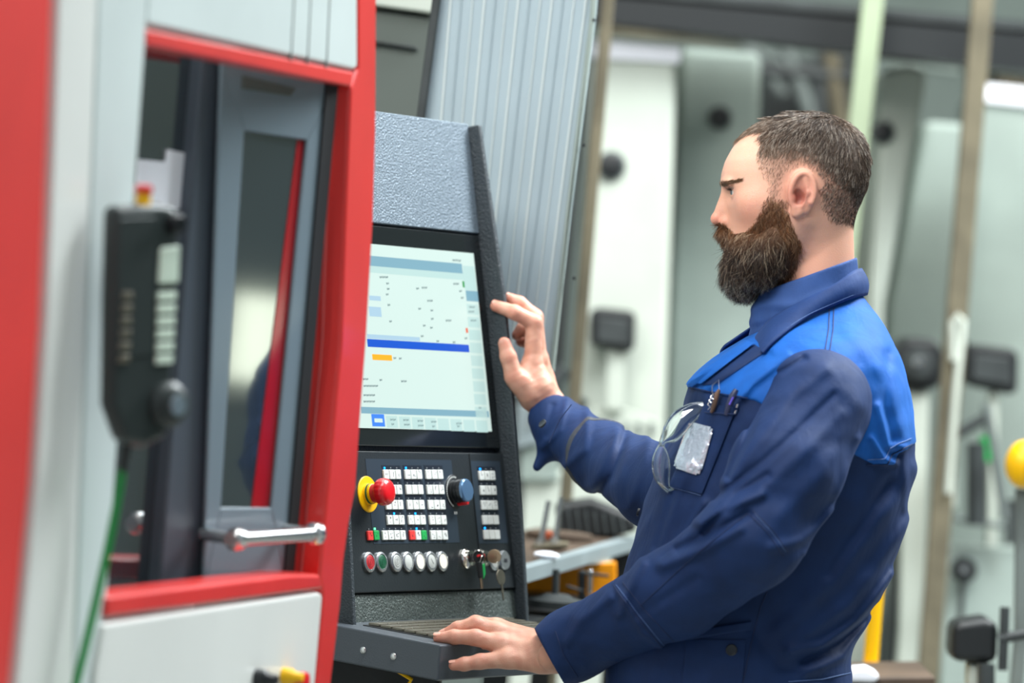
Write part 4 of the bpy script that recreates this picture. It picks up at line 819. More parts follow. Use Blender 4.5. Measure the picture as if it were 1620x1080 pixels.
def leg(side):
    hip = np.array([1165., 1110, 95 * side]); Lh = 1.42 / SC; z0 = (hip - np.array([810, 540, 0])) @ dn_; tot = Lh - z0 + (0)
    knee = hip + dn_ * (tot * .46) + np.array([-26., 0, 6 * side]); ank = hip + dn_ * (tot - 88) + np.array([14. * 1, 0, 12 * side]); return hip, knee, ank, tot
legs = [leg(1), leg(-1)]
def core(p):
    d = loft(p, [(r_[0], r_[1] + 30, r_[2] - 26, max(r_[3] - 40, 8)) for r_ in TR[2:]], 2.2)
    d = smin(d, armch(p, NS, [38, 38, 36, 32, 26, 24]), 12); d = smin(d, armch(p, FS, [38, 38, 36, 32, 26, 24]), 12)
    d = smin(d, cap(p, (1292, 440, 0), (1292, 600, 0), 48, 60), 20)
    for hp_, kn, an, _ in legs: d = smin(d, cap(p, hp_, kn, 78, 48), 15); d = smin(d, cap(p, kn, an, 46, 30), 15)
    return d
v3, q3_ = net(core, (790, 440, -260), (1460, 2180, 300), 11)
# ears, nose, cheeks, lips, knuckles redder; brow paler; cropped hair darkens the scalp
def C3(h): return np.array(lin(h))
hc = np.tile(C3('dba78f'), (len(hv), 1))
def blend(c, w, h): w = np.clip(w, 0, 1)[:, None]; return c * (1 - w) + C3(h) * w
a_, b_, c_ = hv[:, 0], hv[:, 1], np.abs(hv[:, 2]); g2 = lambda x, y, r: np.exp(-(((a_ - x) ** 2 + (b_ - y) ** 2) / r ** 2))
hc = blend(hc, g2(1175, 250, 40) * .7, 'e6c0a8'); hc = blend(hc, g2(1132, 348, 13) * .6, 'cf7f6c'); hc = blend(hc, g2(1180, 340, 26) * .45, 'd08a76')
hc = blend(hc, g2(1263, 306, 34) * .5 * (c_ > 80), 'd08474'); hc = blend(hc, g2(1258, 314, 14) * .9 * (c_ > 76), '84352d'); hc = blend(hc, np.exp(-((a_ - 1148) / 9) ** 2 - ((b_ - 389) / 8) ** 2) * .9, 'b5625a')  # ear hollow: shade of the cavity put into the skin colour
hc = blend(hc, np.clip((b_ - 350) / 120, 0, 1) * (a_ > 1240) * .35, 'cf8d78')
HP = [(1150, 224), (1162, 222), (1182, 210), (1207, 204), (1203, 226), (1196, 248), (1196, 270), (1211, 292), (1211, 318), (1228, 322), (1232, 296), (1246, 272), (1266, 264), (1284, 272), (1291, 300), (1297, 332), (1312, 352), (1350, 360), (1420, 366), (1420, 140), (1150, 140)]
BP = [(1211, 318), (1206, 338), (1194, 356), (1180, 374), (1163, 380), (1140, 358), (1128, 366), (1132, 470), (1200, 480), (1246, 430), (1258, 390), (1240, 356), (1234, 322)]
def inpoly(x, y, poly):
    o = np.zeros(len(x), bool); n = len(poly)
    for i in range(n):
        x0, y0 = poly[i]; x1, y1 = poly[(i + 1) % n]
        if y0 == y1: continue
        k = ((y0 > y) != (y1 > y)) & (x < (x1 - x0) * (y - y0) / (y1 - y0) + x0); o ^= k
    return o
def pdist(x, y, poly):
    p = np.stack([x, y], 1); d = None
    for i in range(len(poly)): e = segd(p, poly[i], poly[(i + 1) % len(poly)]); d = e if d is None else np.minimum(d, e)
    return np.where(inpoly(x, y, poly), d, -d)
dh = pdist(a_, b_, HP); hd_ = np.clip((dh + 2) / 14, 0, 1) * (1 - ((c_ > 84) & (g2(1263, 308, 30) > .35)))
fade = np.clip((272 - b_) / 60 + np.clip((a_ - 1290) / 60, 0, 1.2), .12, 1)
hc = blend(hc, hd_ * (.22 + .72 * fade), '453830')
db_ = pdist(a_, b_, BP); hc = blend(hc, np.clip((db_ + 4) / 10, 0, 1) * .85 * np.clip(.3 + (b_ - 318) / 50, .2, 1), '3a2a20')
def handcol(v, L, seed):
    c = np.tile(C3('c88f7a'), (len(v), 1)); c = blend(c, .5 + .5 * wob(v, 22, seed), 'd3a08a')
    for ch in L:
        for k, q in enumerate(ch[1:]):
            w = np.exp(-(np.linalg.norm(v - A(*q[:3]), axis=1) / (q[3] * (1.0 if k < len(ch) - 2 else 1.3))) ** 2); c = blend(c, w * .65, 'b9604f')
    return c
cc1 = handcol(v1, farF, 2); cc2 = handcol(v2, nearF, 4); cc3 = np.tile(C3('cf9a84'), (len(v3), 1))
vv = [hv, v1, v2, v3]; qq = [hq, q1_, q2_, q3_]; off = np.cumsum([0] + [len(x) for x in vv[:-1]])
body = npmesh('body', np.concatenate(vv), np.concatenate([q + o for q, o in zip(qq, off)]), M['skin'], per, col=np.concatenate([hc, cc1, cc2, cc3]))
BI = W2(body).inverted()
# eyes
M['sclera'] = mat('eye_white', 'd8cfc8', .15, coat=1); M['iris'] = mat('grey_blue_iris', '34444c', .15, coat=1); M['pupil'] = mat('pupil', '050505', .1)
for sgn in (1, -1):
    ec = WV((1168, 305, 32 * sgn)); R_ = 13.6 * SC; ax = (WV((1150, 306, 32 * sgn)) - ec).normalized(); q = MB(); q.mi = 0; q.ball(ec, R_, 24)
    q.mi = 1; q.lathe(ec, ax, [(R_ * .86, R_ * .48), (R_ * .93, R_ * .44), (R_ * 1.03, R_ * .2), (R_ * 1.05, 0)], 20); q.mi = 2; q.lathe(ec, ax, [(R_ * 1.0, R_ * .2), (R_ * 1.06, R_ * .18), (R_ * 1.07, 0)], 16)
    q.build('eye', [M['sclera'], M['iris'], M['pupil']], body, smooth=True, inv=BI)
# nails
M['nail'] = mat('fingernail', 'd49c8a', .28, coat=.3)
def nail(ch, nrm, w=.8):
    t = A(*ch[-1][:3]); b0 = A(*ch[-2][:3]); ax = (t - b0) / np.linalg.norm(t - b0); n = np.asarray(nrm, float); n = n - ax * (n @ ax); n /= np.linalg.norm(n); s_ = np.cross(ax, n); r_ = ch[-1][3]
    vs = []; K1, K2 = 7, 6
    for i in range(K1):
        for j in range(K2 + 1):
            u = -1 + 2 * j / K2; l = (i / (K1 - 1) - .45) * r_ * 1.45; rr = r_ * (1.05 if 0 < i < K1 - 1 else .98); ang = u * .8 * (w if i not in (0, K1 - 1) else w * .75)
            vs.append(t + ax * l + (n * math.cos(ang) + s_ * math.sin(ang)) * rr)
    f = [[i * (K2 + 1) + j, i * (K2 + 1) + j + 1, (i + 1) * (K2 + 1) + j + 1, (i + 1) * (K2 + 1) + j] for i in range(K1 - 1) for j in range(K2)]
    npmesh('fingernail', np.array(vs), np.array(f), M['nail'], body)
nail(farF[0], (-.35, 0, 1)); nail(farF[1], (-.2, -1, .5)); nail(farF[2], (0, -1, .3))
for k in range(4): nail(nearF[k], (-.25, -1, .35))

# ---- jacket meshes
def seam(pts, fn, name, m, parent, r=.9, lift=.6, n=26, tag_=None):
    q = np.array(pts, float); s_ = np.linspace(0, 1, n); L_ = np.r_[0, np.cumsum(np.linalg.norm(np.diff(q, axis=0), axis=1))]; L_ /= L_[-1]
    p = surf(np.stack([np.interp(s_, L_, q[:, 0]), np.interp(s_, L_, q[:, 1])], 1), fn, lift)
    return MB().tube([Vector(x) for x in toW(p)], r * SC, 6).build(name, m, parent, smooth=True, inv=W2(parent).inverted())
def jbase(p): return np.maximum(torso(p), -(p[:, 1] - (yoke_line(p[:, 0]) - 6)))
def yokef(p): return smax(torso(p) - 1.8, (p[:, 1] - yoke_line(p[:, 0])) * .8, 2.5)
tv, tq = net(lambda p: torso(p), (930, 440, -240), (1470, 1225, 240), 3.2)
jac = npmesh('jacket', tv, tq, M['navy'], per)
yv, yq = net(yokef, (1060, 440, -240), (1470, 750, 240), 2.6)
yo = npmesh('yoke', yv, yq, M['royal'], jac, label='royal blue shoulder yoke')
nv_, nq_ = net(nsleeve, (830, 540, -40), (1400, 1140, 420), 2.6)
nsl = npmesh('sleeve', nv_, nq_, M['navy'], per)
fv_, fq_ = net(fsleeve, (800, 570, -690), (1280, 880, 30), 3.2)
fsl = npmesh('sleeve', fv_, fq_, M['navy'], per)
both = lambda p: np.minimum(torso(p), yokef(p))
seam([(1092, 612), (1141, 623), (1183, 629)], both, 'stitch_line', M['thread'], jac, lift=2)
seam([(1443, 702), (1411, 718), (1404, 734), (1371, 735)], both, 'stitch_line', M['thread'], jac, lift=1)
seam([(1441, 693), (1408, 708), (1400, 725), (1372, 727)], both, 'stitch_line', M['thread2'], jac, r=.6, lift=1)
seam([(1312, 490), (1311, 520), (1305, 556)], both, 'stitch_line', M['thread'], jac, lift=.8); seam([(1319, 488), (1318, 520), (1312, 558)], both, 'stitch_line', M['thread'], jac, lift=.8)
seam([(1214, 935), (1203, 960), (1190, 1010), (1174, 1085)], torso, 'side_seam', M['thread'], jac, lift=.8)
seam([(1247, 1078), (1300, 1074), (1345, 1064)], torso, 'stitch_line', M['thread2'], jac, r=.6, lift=.8)
for L_ in ([(1191, 807), (1222, 838), (1247, 874)], [(1184, 811), (1214, 842), (1240, 880)], [(1183, 812), (1100, 878), (1014, 957)], [(986, 921), (1018, 962), (1073, 1022)], [(970, 925), (1005, 972), (1057, 1037)], [(879, 998), (892, 1036), (914, 1070)]):
    seam(L_, nsleeve, 'sleeve_seam', M['thread'], nsl, r=.8)
seam([(975, 925), (1009, 970), (1061, 1034)], nsleeve, 'stitch_line', M['thread2'], nsl, r=.35); seam([(1194, 812), (1222, 843), (1243, 872)], nsleeve, 'stitch_line', M['thread2'], nsl, r=.35)
seam([(904, 640), (886, 664), (869, 700)], fsleeve, 'sleeve_seam', M['thread'], fsl, r=.8)
def patch(quad, fn, name, m, parent, lift=3, th=2, nu=16, nv=16, bulge=0, rough=0, label=None, r0=0):   # cloth laid on the body inside a px quad
    (x0, y0), (x1, y1), (x2, y2), (x3, y3) = quad; U, Vv = np.meshgrid(np.linspace(0, 1, nu), np.linspace(0, 1, nv), indexing='ij'); U = U.ravel(); Vv = Vv.ravel()
    px = (1 - U) * (1 - Vv) * x0 + U * (1 - Vv) * x1 + U * Vv * x2 + (1 - U) * Vv * x3; py = (1 - U) * (1 - Vv) * y0 + U * (1 - Vv) * y1 + U * Vv * y2 + (1 - U) * Vv * y3
    if r0:
        e = (np.abs(U * 2 - 1) ** 6 + np.abs(Vv * 2 - 1) ** 6) ** (1 / 6); k = np.minimum(1, 1 / np.maximum(e, 1e-6)); f_ = 1 - r0 * ((np.abs(U * 2 - 1) > .8) & (np.abs(Vv * 2 - 1) > .8)); cx, cy = px.mean(), py.mean(); px = cx + (px - cx) * f_; py = cy + (py - cy) * f_
    p = surf(np.stack([px, py], 1), fn, lift); ed = np.minimum.reduce([U, 1 - U, Vv, 1 - Vv]); p[:, 2] += bulge * np.clip(ed * 6, 0, 1) ** .5
    if rough: p[:, 2] += rough * RNG.normal(size=len(p)) * (ed > .02)
    P2 = p.copy(); P2[:, 2] -= th + lift * .5; n0 = nu * nv
    f = [[i * nv + j, (i + 1) * nv + j, (i + 1) * nv + j + 1, i * nv + j + 1] for i in range(nu - 1) for j in range(nv - 1)]; f += [[x + n0 for x in q[::-1]] for q in f]
    bd = [i * nv for i in range(nu)] + [(nu - 1) * nv + j for j in range(1, nv)] + [i * nv + nv - 1 for i in range(nu - 2, -1, -1)] + [j for j in range(nv - 2, 0, -1)]
    for k in range(len(bd)): a0, a1 = bd[k], bd[(k + 1) % len(bd)]; f.append([a1, a0, a0 + n0, a1 + n0])
    o = npmesh(name, np.concatenate([p, P2]), np.array(f), m, parent, label=label); o.data.set_sharp_from_angle(angle=math.radians(50)); return o
patch([(1194, 546), (1212, 556), (1136, 606), (1112, 610)], both, 'front_facing', M['navy'], jac, lift=1.5, th=1, nu=10, label='navy facing under the open front edge')
patch([(1180, 542), (1196, 547), (1114, 609), (1091, 608)], both, 'front_edge', M['royal'], jac, lift=6, th=2, nu=8, bulge=3, label='royal blue turned front edge')
pk = patch([(1117, 640), (1168, 643), (1112, 782), (1062, 768)], torso, 'chest_pocket', M['navy'], jac, lift=4, th=3, bulge=2.5)
seam([(1115, 652), (1164, 655)], lambda p: torso(p) - 7, 'pocket_stitch', M['thread'], jac); seam([(1064, 770), (1110, 784)], torso, 'pocket_stitch', M['thread2'], jac, r=.5, lift=2)
M['film'] = mat('silver_film', 'c3cedd', .16, metal=.55, coat=1, bump=1.0, bscale=160)
patch([(1098, 668), (1136, 677), (1112, 754), (1071, 742)], torso, 'badge_pouch', M['film'], jac, lift=9, th=3, nu=22, nv=26, bulge=3, rough=.8, label='crinkled silver plastic pouch stitched on the chest pocket', r0=.07)
patch([(1068, 1000), (1188, 982), (1186, 996), (1070, 1016)], torso, 'hip_pocket_flap', M['navy'], jac, lift=4, th=3, bulge=2)
patch([(1085, 1012), (1180, 1012), (1172, 1100), (1080, 1100)], torso, 'hip_pocket', M['navy'], jac, lift=2.5, th=2, bulge=1)
def button(px, py, fn, parent, r=8.5, name='button', lift=4):
    p0 = surf([(px, py)], fn, lift)[0]; p1 = surf([(px, py)], fn, lift + 4)[0]; a0, a1 = WV(p0), WV(p1); ax = (a1 - a0).normalized(); q = MB()
    q.lathe(a0, ax, [(-.001, r * SC * .95), (.0012, r * SC), (.002, r * SC * .86), (.0014, r * SC * .7)], 24); o = q.build(name, M['button'], parent, smooth=True, inv=W2(parent).inverted())
button(1157, 1028, torso, jac, 9); button(1014, 811, torso, jac, 6.5); button(861, 672, fsleeve, fsl, 8)
# dark strap round the far sleeve
axs = FS[3] - FS[2]; axs /= np.linalg.norm(axs); ctr = A(977, 738, FARD - .1)
def strapf(p): s_ = (p - ctr) @ axs + .12 * (p[:, 1] - ctr[1]); return smax(fsleeve(p) - 2.2, np.abs(s_) - 9, 1.5)
sv, sq_ = net(strapf, (900, 640, -640), (1060, 850, -20), 2.6); npmesh('arm_strap', sv, sq_, mat('dark_grey_strap', '3c4048', .6), fsl)
# turtleneck
def tneck(p):
    d = cap(p, (1293, 400, 0), (1280, 560, 0), 63, 86); s_ = (p[:, 1] - (408 + (1352 - p[:, 0]) * .36)); ins = cap(p, (1293, 380, 0), (1286, 520, 0), 57.5, 62)
    d = smin(d, cap(p, (1262, 462, 0), (1246, 520, 0), 58, 62), 20)
    d = d - 4.0 * np.exp(-((p[:, 1] - 470 - (1300 - p[:, 0]) * .18 + 5 * np.sin(p[:, 0] / 17)) / 9) ** 2) + 3.2 * np.exp(-((p[:, 1] - 492 - (1300 - p[:, 0]) * .25) / 7) ** 2) - .8 * wob(p, 50, 33)
    return smax(smax(d, -s_ * .94, 3), -ins, 2)
kv, kq = net(tneck, (1170, 395, -110), (1385, 570, 110), 2.2); npmesh('neck_warmer', kv, kq, M['knit'], per, label='slate blue knitted neck of the undershirt')
# collar
def spline(K_, n):
    K_ = np.array(K_, float); t = np.linspace(0, len(K_) - 1.0001, n); i = t.astype(int); u = (t - i)[:, None]; g = lambda k: K_[np.clip(k, 0, len(K_) - 1)]
    p0, p1, p2, p3 = g(i - 1), g(i), g(i + 1), g(i + 2); return .5 * (2 * p1 + (p2 - p0) * u + (2 * p0 - 5 * p1 + 4 * p2 - p3) * u ** 2 + (3 * p1 - p0 - 3 * p2 + p3) * u ** 3)
bn = surf([(1208, 562), (1230, 542), (1276, 509), (1320, 487), (1350, 474)], both, 6)
top = spline([(1184, 546, 62), (1212, 508, 78), (1258, 480, 86), (1312, 452, 76), (1345, 430, 48), (1362, 425, 0), (1345, 432, -48), (1312, 455, -76), (1262, 482, -88), (1220, 500, -80), (1150, 546, -58)], 64)
botm = spline([tuple(x) for x in bn] + [(1371, 466, 0), (1352, 474, -66), (1320, 487, -96), (1272, 510, -116), (1218, 540, -104), (1146, 572, -86)], 64)
nr = 9; rows_ = []
for k in range(nr):
    t = k / (nr - 1); r_ = top * (1 - t) + botm * t; o_ = r_ - np.array([1285, 0, 0]); o_[:, 1] = 0; o_ /= np.linalg.norm(o_, axis=1)[:, None] + 1e-6; rows_.append(r_ + o_ * (6 * math.sin(math.pi * t)))
rows_ = np.array(rows_); f = [[k * 64 + i, k * 64 + i + 1, (k + 1) * 64 + i + 1, (k + 1) * 64 + i] for k in range(nr - 1) for i in range(63)]
col_ = npmesh('collar', rows_.reshape(-1, 3), np.array(f), M['collar'], per, label='navy folded jacket collar'); md = col_.modifiers.new('thick', 'SOLIDIFY'); md.thickness = .0032; md.offset = 0
MB().tube([Vector(x) for x in toW(rows_[-2][:62] + (rows_[-2][:62] - np.array([1285, 0, 0])) * 0 + np.array([0, 0, 2.2]) * np.sign(rows_[-2][:62, 2:3]))], .5 * SC, 5).build('stitch_line', M['thread2'], col_, smooth=True, inv=W2(col_).inverted())
# ---- beard, hair, brows
def beardf(p):
    q = mirr(p); d = ell(q, (1200, 398, 30), (46, 46, 46)); d = smin(d, ell(p, (1183, 426, 0), (34, 38, 40)), 16); d = smin(d, ell(q, (1222, 372, 56), (15, 30, 20), -.1), 14)
    d = smin(d, ell(q, (1224, 386, 52), (20, 34, 24)), 14); d = smin(d, cap(q, (1143, 367, 4), (1160, 392, 28), 7, 7), 6); d = smin(d, ell(q, (1172, 392, 34), (14, 16, 12)), 8)
    return d + 1.2 * wob(p, 16, 9)
bv, bq = net(beardf, (1110, 300, -110), (1275, 490, 110), 2.2)
bcol = np.tile(C3('2b2019'), (len(bv), 1)); bcol = blend(bcol, np.clip((400 - bv[:, 1]) / 60, 0, 1) * .7, '5a3a26')
M['hair'] = vcol('hair', .42, spec=.6)
bd_ = npmesh('beard', bv, bq, M['hair'], per, col=bcol)
def normals(v, q):
    n = np.cross(v[q[:, 2]] - v[q[:, 0]], v[q[:, 3]] - v[q[:, 1]]); ar = np.linalg.norm(n, axis=1) + 1e-9; return n / ar[:, None], ar
def sample(v, q, mask, n, rng):
    fn2, ar = normals(v, q); ctr_ = v[q].mean(1); mk = mask(ctr_) * ar; k = rng.choice(len(q), n, p=mk / mk.sum()); u = rng.random((n, 1)); w_ = rng.random((n, 1))
    p = (v[q[k, 0]] * (1 - u) + v[q[k, 1]] * u) * (1 - w_) + (v[q[k, 3]] * (1 - u) + v[q[k, 2]] * u) * w_; return p, fn2[k]
def strands(name, roots, nrm, dirs, length, lift, width, cols, parent, curl=.12, droop=None, seg=5, seed=1):
    rng = np.random.default_rng(seed); n = len(roots); d = dirs - nrm * (dirs * nrm).sum(1)[:, None]; d /= np.linalg.norm(d, axis=1)[:, None] + 1e-9; s_ = np.cross(d, nrm)
    L_ = length[:, None]; j1 = rng.normal(size=(n, 1)) * curl; j2 = rng.normal(size=(n, 1)) * curl; ph = rng.uniform(0, 6.28, (n, 1)); V_ = []; lf = lift[:, None]
    for k in range(seg):
        t = k / (seg - 1); c = roots + d * L_ * t + nrm * L_ * lf * t * (1.25 - .6 * t) + s_ * L_ * (j1 * t + j2 * t * t + .03 * np.sin(ph + 5 * t))
        if droop is not None: c = c + droop * L_ * t * t
        w_ = width[:, None] * (1 - t * .85)
        for m_ in range(3): an = m_ * 2.0944; V_.append(c + (s_ * math.cos(an) + nrm * math.sin(an)) * w_)
    V_ = np.stack(V_, 1); F_ = []
    for k in range(seg - 1):
        for m_ in range(3): F_.append([k * 3 + m_, k * 3 + (m_ + 1) % 3, (k + 1) * 3 + (m_ + 1) % 3, (k + 1) * 3 + m_])
    F_ = np.array(F_); Q = (np.arange(n)[:, None, None] * (seg * 3) + F_[None]).reshape(-1, 4); cl = np.repeat(cols, seg * 3, axis=0)
    return npmesh(name, V_.reshape(-1, 3), Q, M['hair'], parent, col=cl, kind='stuff')
rg = np.random.default_rng(3)
def hmask(c): dd = pdist(c[:, 0], c[:, 1], HP); ear = (np.abs(c[:, 2]) > 86) & (np.exp(-((c[:, 0] - 1263) ** 2 + (c[:, 1] - 308) ** 2) / 1500) > .35); return np.clip((dd + 3) / 8, 0, 1) * (c[:, 0] > 1100) * (c[:, 1] < 365) * ~ear * np.where(c[:, 2] > -20, 1, .35)
R0, N0 = sample(hv, hq, hmask, 32000, rg)
a_, b_, c_ = R0[:, 0], R0[:, 1], R0[:, 2]
topw = np.clip((262 + np.clip((a_ - 1285) * .9, 0, 70) - b_) / 85, 0, 1)
ln = 4 + 24 * topw ** .8 * rg.uniform(.6, 1.1, len(a_))
fw = np.clip((1285 - a_) / 80, 0, 1) * np.clip((225 - b_) / 30, 0, 1)
dr = np.stack([-.30 - 1.0 * fw + .42 * np.clip((a_ - 1335) / 30, 0, 1), .9 - .55 * fw, .5 * np.sign(c_) * np.clip((205 - b_) / 20, 0, 1)], 1); dr += rg.normal(size=dr.shape) * .15
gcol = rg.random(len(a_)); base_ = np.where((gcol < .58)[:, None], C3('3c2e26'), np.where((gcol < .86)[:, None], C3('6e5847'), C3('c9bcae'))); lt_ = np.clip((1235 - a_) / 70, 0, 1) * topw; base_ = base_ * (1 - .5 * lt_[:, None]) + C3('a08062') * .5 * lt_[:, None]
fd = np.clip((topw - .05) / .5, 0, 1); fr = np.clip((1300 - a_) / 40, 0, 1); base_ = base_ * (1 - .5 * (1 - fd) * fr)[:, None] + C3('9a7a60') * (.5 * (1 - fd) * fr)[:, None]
keep = rg.random(len(a_)) < np.clip(.35 + .65 * fd + (1 - fr), 0, 1)
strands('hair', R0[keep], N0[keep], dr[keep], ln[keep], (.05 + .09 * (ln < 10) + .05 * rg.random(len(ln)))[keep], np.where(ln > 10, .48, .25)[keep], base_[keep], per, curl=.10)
def bmask(c): return ((beardf(c + np.array([0, 0, 0])) < 1.5) * (head(c) > -2) * np.where(c[:, 2] > -15, 1, .35)).astype(float)
R1, N1 = sample(bv, bq, bmask, 20000, rg); a_, b_, c_ = R1[:, 0], R1[:, 1], R1[:, 2]
ln = np.interp(b_, [310, 345, 380, 420, 470], [7, 13, 20, 26, 22]) * rg.uniform(.6, 1.15, len(a_)); mst = (a_ < 1165) & (b_ < 388); ln[mst] = 13 * rg.uniform(.7, 1.1, mst.sum())
dr = np.stack([-.14 + .32 * np.clip((a_ - 1215) / 40, -.6, 1) * (b_ > 370), np.ones(len(a_)), .1 * np.sign(c_)], 1) + rg.normal(size=(len(a_), 3)) * .2; dr[mst] = np.array([.25, 1, .5]) * np.stack([np.ones(mst.sum()), np.ones(mst.sum()), np.sign(c_[mst])], 1) + rg.normal(size=(mst.sum(), 3)) * .2
g_ = rg.random(len(a_)); bc = np.where((g_ < .56)[:, None], C3('251a14'), np.where((g_ < .87)[:, None], C3('57402f'), C3('b5a28a'))); up_ = np.clip((392 - b_) / 55, 0, 1)[:, None]; bc = bc * (1 - up_ * .7) + C3('98602f') * up_ * .7
gr_ = ((b_ > 425) & (g_ > .72))[:, None]; bc = np.where(gr_, C3('b9b4a8'), bc)
strands('beard_hair', R1, N1, dr, ln, rg.uniform(.05, .4, len(a_)), np.full(len(a_), .5), bc, bd_, curl=.3, droop=np.array([-.1, .25, 0]), seed=5)
def smask(c): dd = pdist(c[:, 0], c[:, 1], BP); return ((dd > -7) & ((dd < 7) | (c[:, 1] < 372)) & (c[:, 2] > -20) & (c[:, 1] < 440)).astype(float)
R2, N2 = sample(hv, hq, smask, 9000, rg); dr = np.tile([-.12, 1., 0], (len(R2), 1)) + rg.normal(size=R2.shape) * .22; l2_ = np.interp(R2[:, 1], [315, 345, 380], [5, 10, 18]) * rg.uniform(.7, 1.3, len(R2)); g_ = rg.random(len(R2))
kp_ = rg.random(len(R2)) < np.clip(.2 + .8 * (pdist(R2[:, 0], R2[:, 1], BP) + 7) / 13, 0, 1) * np.clip(.35 + (R2[:, 1] - 318) / 40, .3, 1); cl_ = np.where((g_ < .5)[:, None], C3('5a3a24'), np.where((g_ < .8)[:, None], C3('8d5a34'), C3('c09a78')))
strands('beard_side', R2[kp_], N2[kp_], dr[kp_], l2_[kp_], rg.uniform(.08, .35, kp_.sum()), np.full(kp_.sum(), .36), cl_[kp_], bd_, curl=.25, seed=6)
def wmask(c): y_ = 291 - 3 * np.clip((c[:, 0] - 1145) / 20, 0, 1); return ((np.abs(c[:, 1] - y_) < 2.6) & (c[:, 0] < 1180) & (np.abs(c[:, 2]) > 10) & (np.abs(c[:, 2]) < 62)).astype(float)
R3, N3 = sample(hv, hq, wmask, 620, rg); dr = np.stack([np.full(len(R3), .9), np.full(len(R3), -.12), .5 * np.sign(R3[:, 2])], 1) + rg.normal(size=R3.shape) * .15
strands('eyebrow', R3, N3, dr, rg.uniform(5, 9, len(R3)), np.full(len(R3), .2), np.full(len(R3), .34), np.tile(C3('63492f'), (len(R3), 1)), per, seed=7)
def lmask(c): return ((np.abs(c[:, 1] - 301) < 1.6) & (c[:, 0] < 1160) & (c[:, 0] > 1149) & (np.abs(c[:, 2]) > 20) & (np.abs(c[:, 2]) < 46)).astype(float)
try:
    R4, N4 = sample(hv, hq, lmask, 130, rg); strands('eyelash', R4, N4, np.tile([-1., .1, 0], (130, 1)) + rg.normal(size=(130, 3)) * .2, np.full(130, 5.), np.full(130, .4), np.full(130, .2), np.tile(C3('2a2019'), (130, 1)), per, seed=8)
except Exception as ex: print('lash', ex)
# ---- trousers and boots below the frame
def trou(p):
    d = loft(p, [(1130, 985, 1330, 165), (1200, 985, 1335, 172), (1260, 1000, 1330, 172), (1300, 1020, 1300, 150)], 2.3)
    for hp_, kn, an, _ in legs: d = smin(d, cap(p, hp_ + dn_ * 60, kn, 92, 64), 20); d = smin(d, cap(p, kn, an + dn_ * 20, 62, 52), 12)
    return d - 2 * wob(p, 90, 41)
xv, xq = net(trou, (940, 1120, -260), (1440, 2200, 300), 8); npmesh('trousers', xv, xq, M['trouser'], per)
for hp_, kn, an, _ in legs:
    q = an + dn_ * 88; w0 = WV(q); w0.z = 0; fw_ = Vector((-1, 0, 0)); bt = MB()
    bt.tube([w0 + Vector((.03, 0, .20)), w0 + Vector((.025, 0, .10)), w0 + Vector((.0, 0, .055)), w0 + Vector((-.09, 0, .05)), w0 + Vector((-.17, 0, .04)), w0 + Vector((-.20, 0, .035))], [.052, .05, .052, .048, .04, .022], 18)
    bt.box(w0.x - .21, w0.x + .06, w0.y - .045, w0.y + .045, 0, .022); bt.build('boot', M['boot'], per, smooth=True, inv=W2(per).inverted())
# ---- things carried in the chest pocket
M['clear'] = mat('clear_polycarbonate', 'f2fbff', .03, trans=1, ior=1.45, coat=1); M['clear_edge'] = mat('clear_edge', 'dfeef5', .12, trans=.55, spec=1)
def at2(px, py, lift=8): return surf([(px, py)], torso, lift)[0]
gl = thing('safety_glasses', 'clear plastic safety glasses hooked in the chest pocket', 'glasses', Matrix.Translation(WV(at2(1100, 690))))
def lens(outer, inner, c0, c1, bul, name):
    n = 26; O_ = spline([(*p, 0) for p in outer], n)[:, :2]; I_ = spline([(*p, 0) for p in inner], n)[:, :2]; K = 9; V_ = []
    for k in range(K):
        t = k / (K - 1); xy = O_ * (1 - t) + I_ * t; c = np.interp(np.linspace(0, 1, n), [0, 1], [c0[0], c0[1]]) * (1 - t) + np.interp(np.linspace(0, 1, n), [0, 1], [c1[0], c1[1]]) * t + bul * math.sin(math.pi * t) * np.sin(np.linspace(.15, 2.99, n))
        kk = (D0 - c * SC) / D0; V_.append(np.stack([810 + (xy[:, 0] - 810) * kk, 540 + (xy[:, 1] - 540) * kk, c], 1))
    V_ = np.array(V_); f = np.array([[k * n + i, k * n + i + 1, (k + 1) * n + i + 1, (k + 1) * n + i] for k in range(K - 1) for i in range(n - 1)])
    o = npmesh(name, V_.reshape(-1, 3), f, M['clear'], gl); md = o.modifiers.new('thick', 'SOLIDIFY'); md.thickness = .0020
    rim = list(V_[0]) + [v[-1] for v in V_] + list(V_[-1][::-1]) + [v[0] for v in V_[::-1]]
    MB().tube([Vector(x) for x in toW(rim)], 1.4 * SC, 6, cap=False).build('lens_rim', M['clear_edge'], o, smooth=True, inv=W2(o).inverted()); return V_
cz = at2(1085, 700)[2]; cf = at2(1062, 740)[2]
lens([(1118, 636), (1092, 639), (1069, 651), (1055, 669), (1047, 692), (1044, 703)], [(1110, 652), (1096, 668), (1082, 686), (1069, 697), (1054, 699), (1050, 704)], (cz + 10, cz + 2), (cz + 16, cz + 10), 9, 'lens')
lens([(1044, 703), (1036, 718), (1033, 735), (1038, 758), (1055, 777), (1069, 787)], [(1050, 706), (1057, 722), (1059, 740), (1058, 767), (1064, 774), (1070, 780)], (cf + 6, cf + 10), (cf + 14, cf + 14), 9, 'lens')
def P3(px, py, c): k = (D0 - c * SC) / D0; return WV((810 + (px - 810) * k, 540 + (py - 540) * k, c))
GI = W2(gl).inverted()
MB().tube([P3(1058, 776, cf + 12), P3(1064, 772, cf + 14), P3(1071, 775, cf + 14), P3(1070, 787, cf + 12)], [1.5 * SC, 4.5 * SC, 5 * SC, 2 * SC], 8).build('hinge', M['clear_edge'], gl, smooth=True, inv=GI)
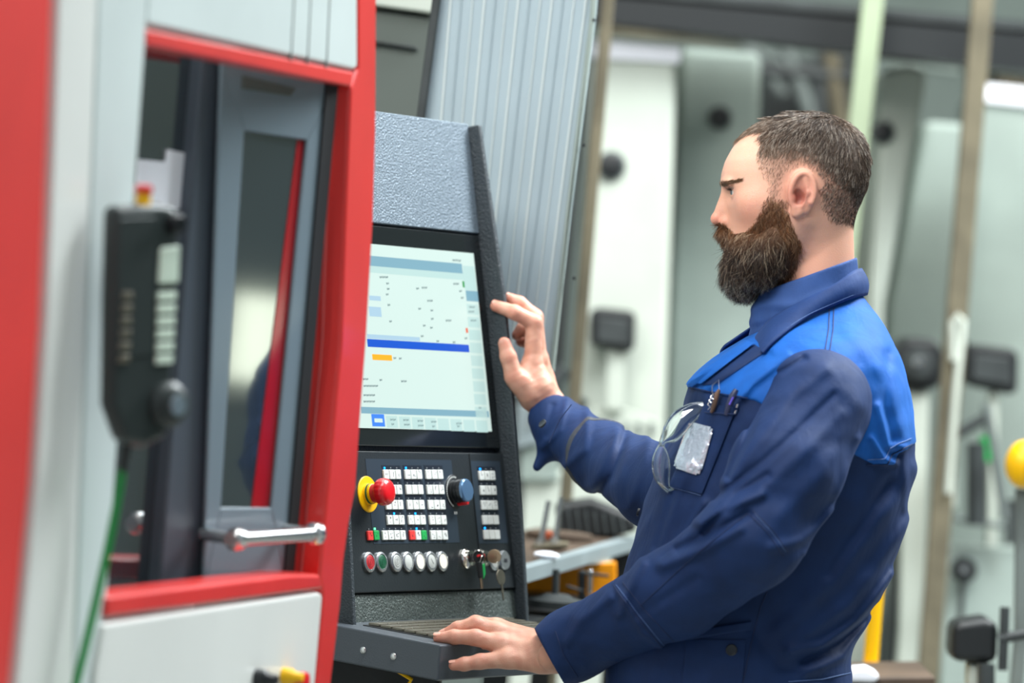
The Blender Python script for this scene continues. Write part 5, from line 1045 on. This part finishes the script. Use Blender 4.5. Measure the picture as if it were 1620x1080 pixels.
MB().tube([P3(1064, 772, cf + 12), P3(1070, 750, cz + 12), P3(1078, 728, cz + 12), P3(1090, 700, cz + 10)], [2.6 * SC, 2.2 * SC, 1.6 * SC, 1.2 * SC], 8).build('temple_arm', M['clear_edge'], gl, smooth=True, inv=GI)
MB().tube([P3(1104, 664, cz + 14), P3(1112, 650, cz + 14), P3(1118, 638, cz + 14), P3(1122, 632, cz + 10)], 1.8 * SC, 8).build('temple_arm', M['chrome'], gl, smooth=True, inv=GI)
pc2 = at2(1140, 636, 3.5)[2]; pc3 = surf([(1160, 630)], lambda p: np.minimum(both(p), nsleeve(p)), 3)[0][2]
def stick(name, label, cat, pts, rad, m, extra=None):
    t = thing(name, label, cat, Matrix.Translation(P3(*pts[0]))); MB().tube([P3(*p) for p in pts], [r_ * SC for r_ in rad], 12).build('barrel' if 'pen' in name else 'shaft', m, t, smooth=True, inv=W2(t).inverted())
    if extra: extra(t, W2(t).inverted())
    return t
stick('pen', 'dark pen with a violet clip at the right of the chest pocket', 'pen', [(1150, 656, pc3 - 3), (1154, 642, pc3), (1160, 626, pc3), (1165, 616, pc3)], [5, 6.5, 6.5, 4], mat('dark_pen', '2c3350', .3), lambda t, i: MB().tube([P3(1154, 640, pc3 + 6), P3(1160, 628, pc3 + 7)], 1.6 * SC, 6).build('pen_clip', mat('violet_clip', '6b5ad0', .3), t, inv=i))
stick('scriber', 'brown handled scriber standing in the chest pocket', 'tool', [(1126, 652, pc2 - 3), (1130, 640, pc2 + 2), (1134, 624, pc2 + 3), (1138, 616, pc2 + 3)], [3, 4.2, 4.2, 2.5], mat('brown_handle', '6d5548', .4))
w_ = thing('wire_hook', 'bent steel wire hook coiled over the pocket edge', 'hook', Matrix.Translation(P3(1124, 640, pc2 + 6)))
pts = [P3(1120, 648, pc2 + 6)] + [P3(1122 + 3.2 * math.cos(k) - k * -.35, 642 - k * .9 + 1.5 * math.sin(k), pc2 + 8 + 3 * math.sin(k)) for k in np.linspace(0, 18, 60)] + [P3(1127, 622, pc2 + 8), P3(1127, 610, pc2 + 8), P3(1137, 600, pc2 + 8), P3(1138, 616, pc2 + 8)]
MB().tube(pts, .75 * SC, 6).build('wire', M['steel'], w_, smooth=True, inv=W2(w_).inverted())
stick('silver_pen', 'thin silver pen at the outer edge of the chest pocket', 'pen', [(1163, 654, pc3 + 4), (1167, 640, pc3 + 5), (1170, 626, pc3 + 5)], [2.6, 2.6, 1.8], M['steel'])
